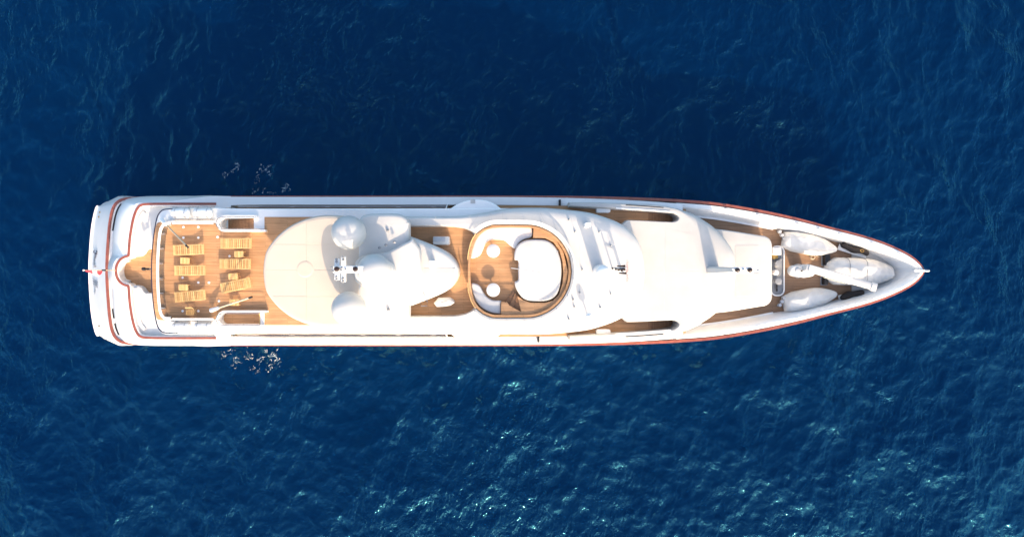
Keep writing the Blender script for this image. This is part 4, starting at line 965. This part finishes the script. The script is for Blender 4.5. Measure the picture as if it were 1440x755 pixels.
def boom(a, b, w0, w1, h0, h1, name, mat, par):
    d = (b-a).normalized(); sx = Vector((-d.y, d.x, 0)).normalized(); up = sx.cross(d)*-1; up = d.cross(sx)
    def q(c, w, h):
        w /= 2; h /= 2; e = .18
        return [c+sx*(x*w)+up*(y*h) for x, y in ((-1, -1+e), (-1+e, -1), (1-e, -1), (1, -1+e), (1, 1-e), (1-e, 1), (-1+e, 1), (-1, 1-e))]
    return loft(name, [q(a, w0, h0), q(b, w1, h1)], mat, par, caps=(True, True))
bo = boom(a-d*.03, a+d*.62, .50, .56, .46, .42, 'boom', 'white_roof', t)
boom(a+d*.50, b, .48, .46, .34, .30, 'boom_extension', 'white_roof', bo)
boom(a+d*.93, b+d*.005, .58, .58, .40, .40, 'boom_head', 'white_roof', bo)
boom(a+d*.22+Vector((-.05, -.27, 0)), a+d*.55+Vector((-.05, -.27, 0)), .16, .16, .18, .18, 'hydraulic_ram', 'steel', bo)
MB().rbox(a-Vector((.05, 0, .12)), (.6, .52, .55), .10, R(-16)).build('boom_hinge', 'white_roof', hd)

# ------------------------------------------------------------------ ensign at the stern
bs = W(164, 380, 5.9)
t = thing('stern_flag', bs, 'red and white flag on a slanting varnished staff at the stern', 'flag')
tip = W(117.5, 379.8, 7.6)-bs
MB().tube([Vector((0, 0, -.05)), tip], .035, 7, .022).build('staff', 'rope', t)
MB().lathe(tip-Vector((0, 0, .05)), [(.03, 0), (.07, .05), (.03, .11)], 10).build('finial', 'white', t)
MB().tube([tip*.34, tip*.46], .06, 8).build('staff_clamp', 'black', t)
def cloth(u0, u1, mat, dy0, dy1, seed):
    V = []; Fc = []; nu, nv = 12, 8
    for i in range(nu+1):
        for j in range(nv+1):
            u = u0+(u1-u0)*i/nu; v = j/nv
            p = tip*u; fall = v*.85; w = .16*math.sin(v*4+u*18+seed)*v+(dy0+(dy1-dy0)*v)
            V.append(p+Vector((.08*math.sin(v*6+u*9), w, -fall*.8-.02)))
    for i in range(nu):
        for j in range(nv): k = i*(nv+1)+j; Fc.append((k, k+1, k+nv+2, k+nv+1))
    return V, Fc
V, Fc = cloth(.97, .80, 'red_cloth', -.02, -.22, 0); fin('flag_cloth', V, Fc, 'red_cloth', t)
V, Fc = cloth(.80, .70, 'white', -.02, -.30, 0); fin('flag_stripe', V, Fc, 'cushion', t)
V, Fc = cloth(.70, .58, 'red_cloth', -.02, -.18, 1); fin('flag_stripe', V, Fc, 'red_cloth', t)

# ------------------------------------------------------------------ foam where cooling water runs out of the hull
def foam(pts, n, spread, label, seed):
    """lacy filaments and specks of foam floating on the waves"""
    rng = random.Random(seed); mbf = MB()
    strands = [cr([W(*p, 0).xy for p in ln], 8) for ln in pts]
    for k in range(n):
        P = rng.choice(strands); i = rng.randrange(len(P)-1); q = P[i]; d = (P[i+1]-P[i]); a = math.atan2(d.y, d.x)+rng.gauss(0, .9)
        x = q.x+rng.gauss(0, spread); y = q.y+rng.gauss(0, spread); L = rng.choice((.05, .1, .2, .35)); st = 6; path = []
        bend = rng.gauss(0, .5)
        for j in range(st+1):
            path.append(Vector((x, y, sea_height(x, y)+.012))); a += bend+rng.gauss(0, .35); x += L/st*math.cos(a); y += L/st*math.sin(a)
        r = rng.choice((.005, .008, .012, .018)); V0 = len(mbf.v); mbf.tube(path, r*1.2, 5, r*.3)
        for v in mbf.v[V0:]:
            pass
    o = mbf.build('sea_foam', 'foam'); tag(o, label, 'foam', kind='stuff')
foam([[(371, 228), (368, 233), (375, 232), (378, 236)], [(368, 240), (364, 246), (361, 252)], [(372, 238), (378, 242), (386, 246)], [(330, 238), (322, 244), (318, 250)], [(362, 251), (366, 256)], [(400, 268), (404, 264)], [(356, 274), (362, 268), (370, 267), (378, 272), (390, 274)], [(335, 232), (333, 238)]], 110, .12, 'small curls of white foam on the sea by the port quarter', 3)
foam([[(340, 492), (348, 496), (352, 503), (346, 500)], [(372, 494), (382, 497), (390, 492), (380, 500)], [(366, 506), (378, 500)], [(333, 505), (330, 512), (334, 520)], [(356, 519), (362, 522), (360, 518)], [(376, 518), (392, 513)], [(312, 500), (318, 498)], [(362, 508), (386, 507), (394, 506)], [(324, 491), (330, 496)]], 120, .15, 'scattered white foam and spray on the sea by the starboard quarter', 5)
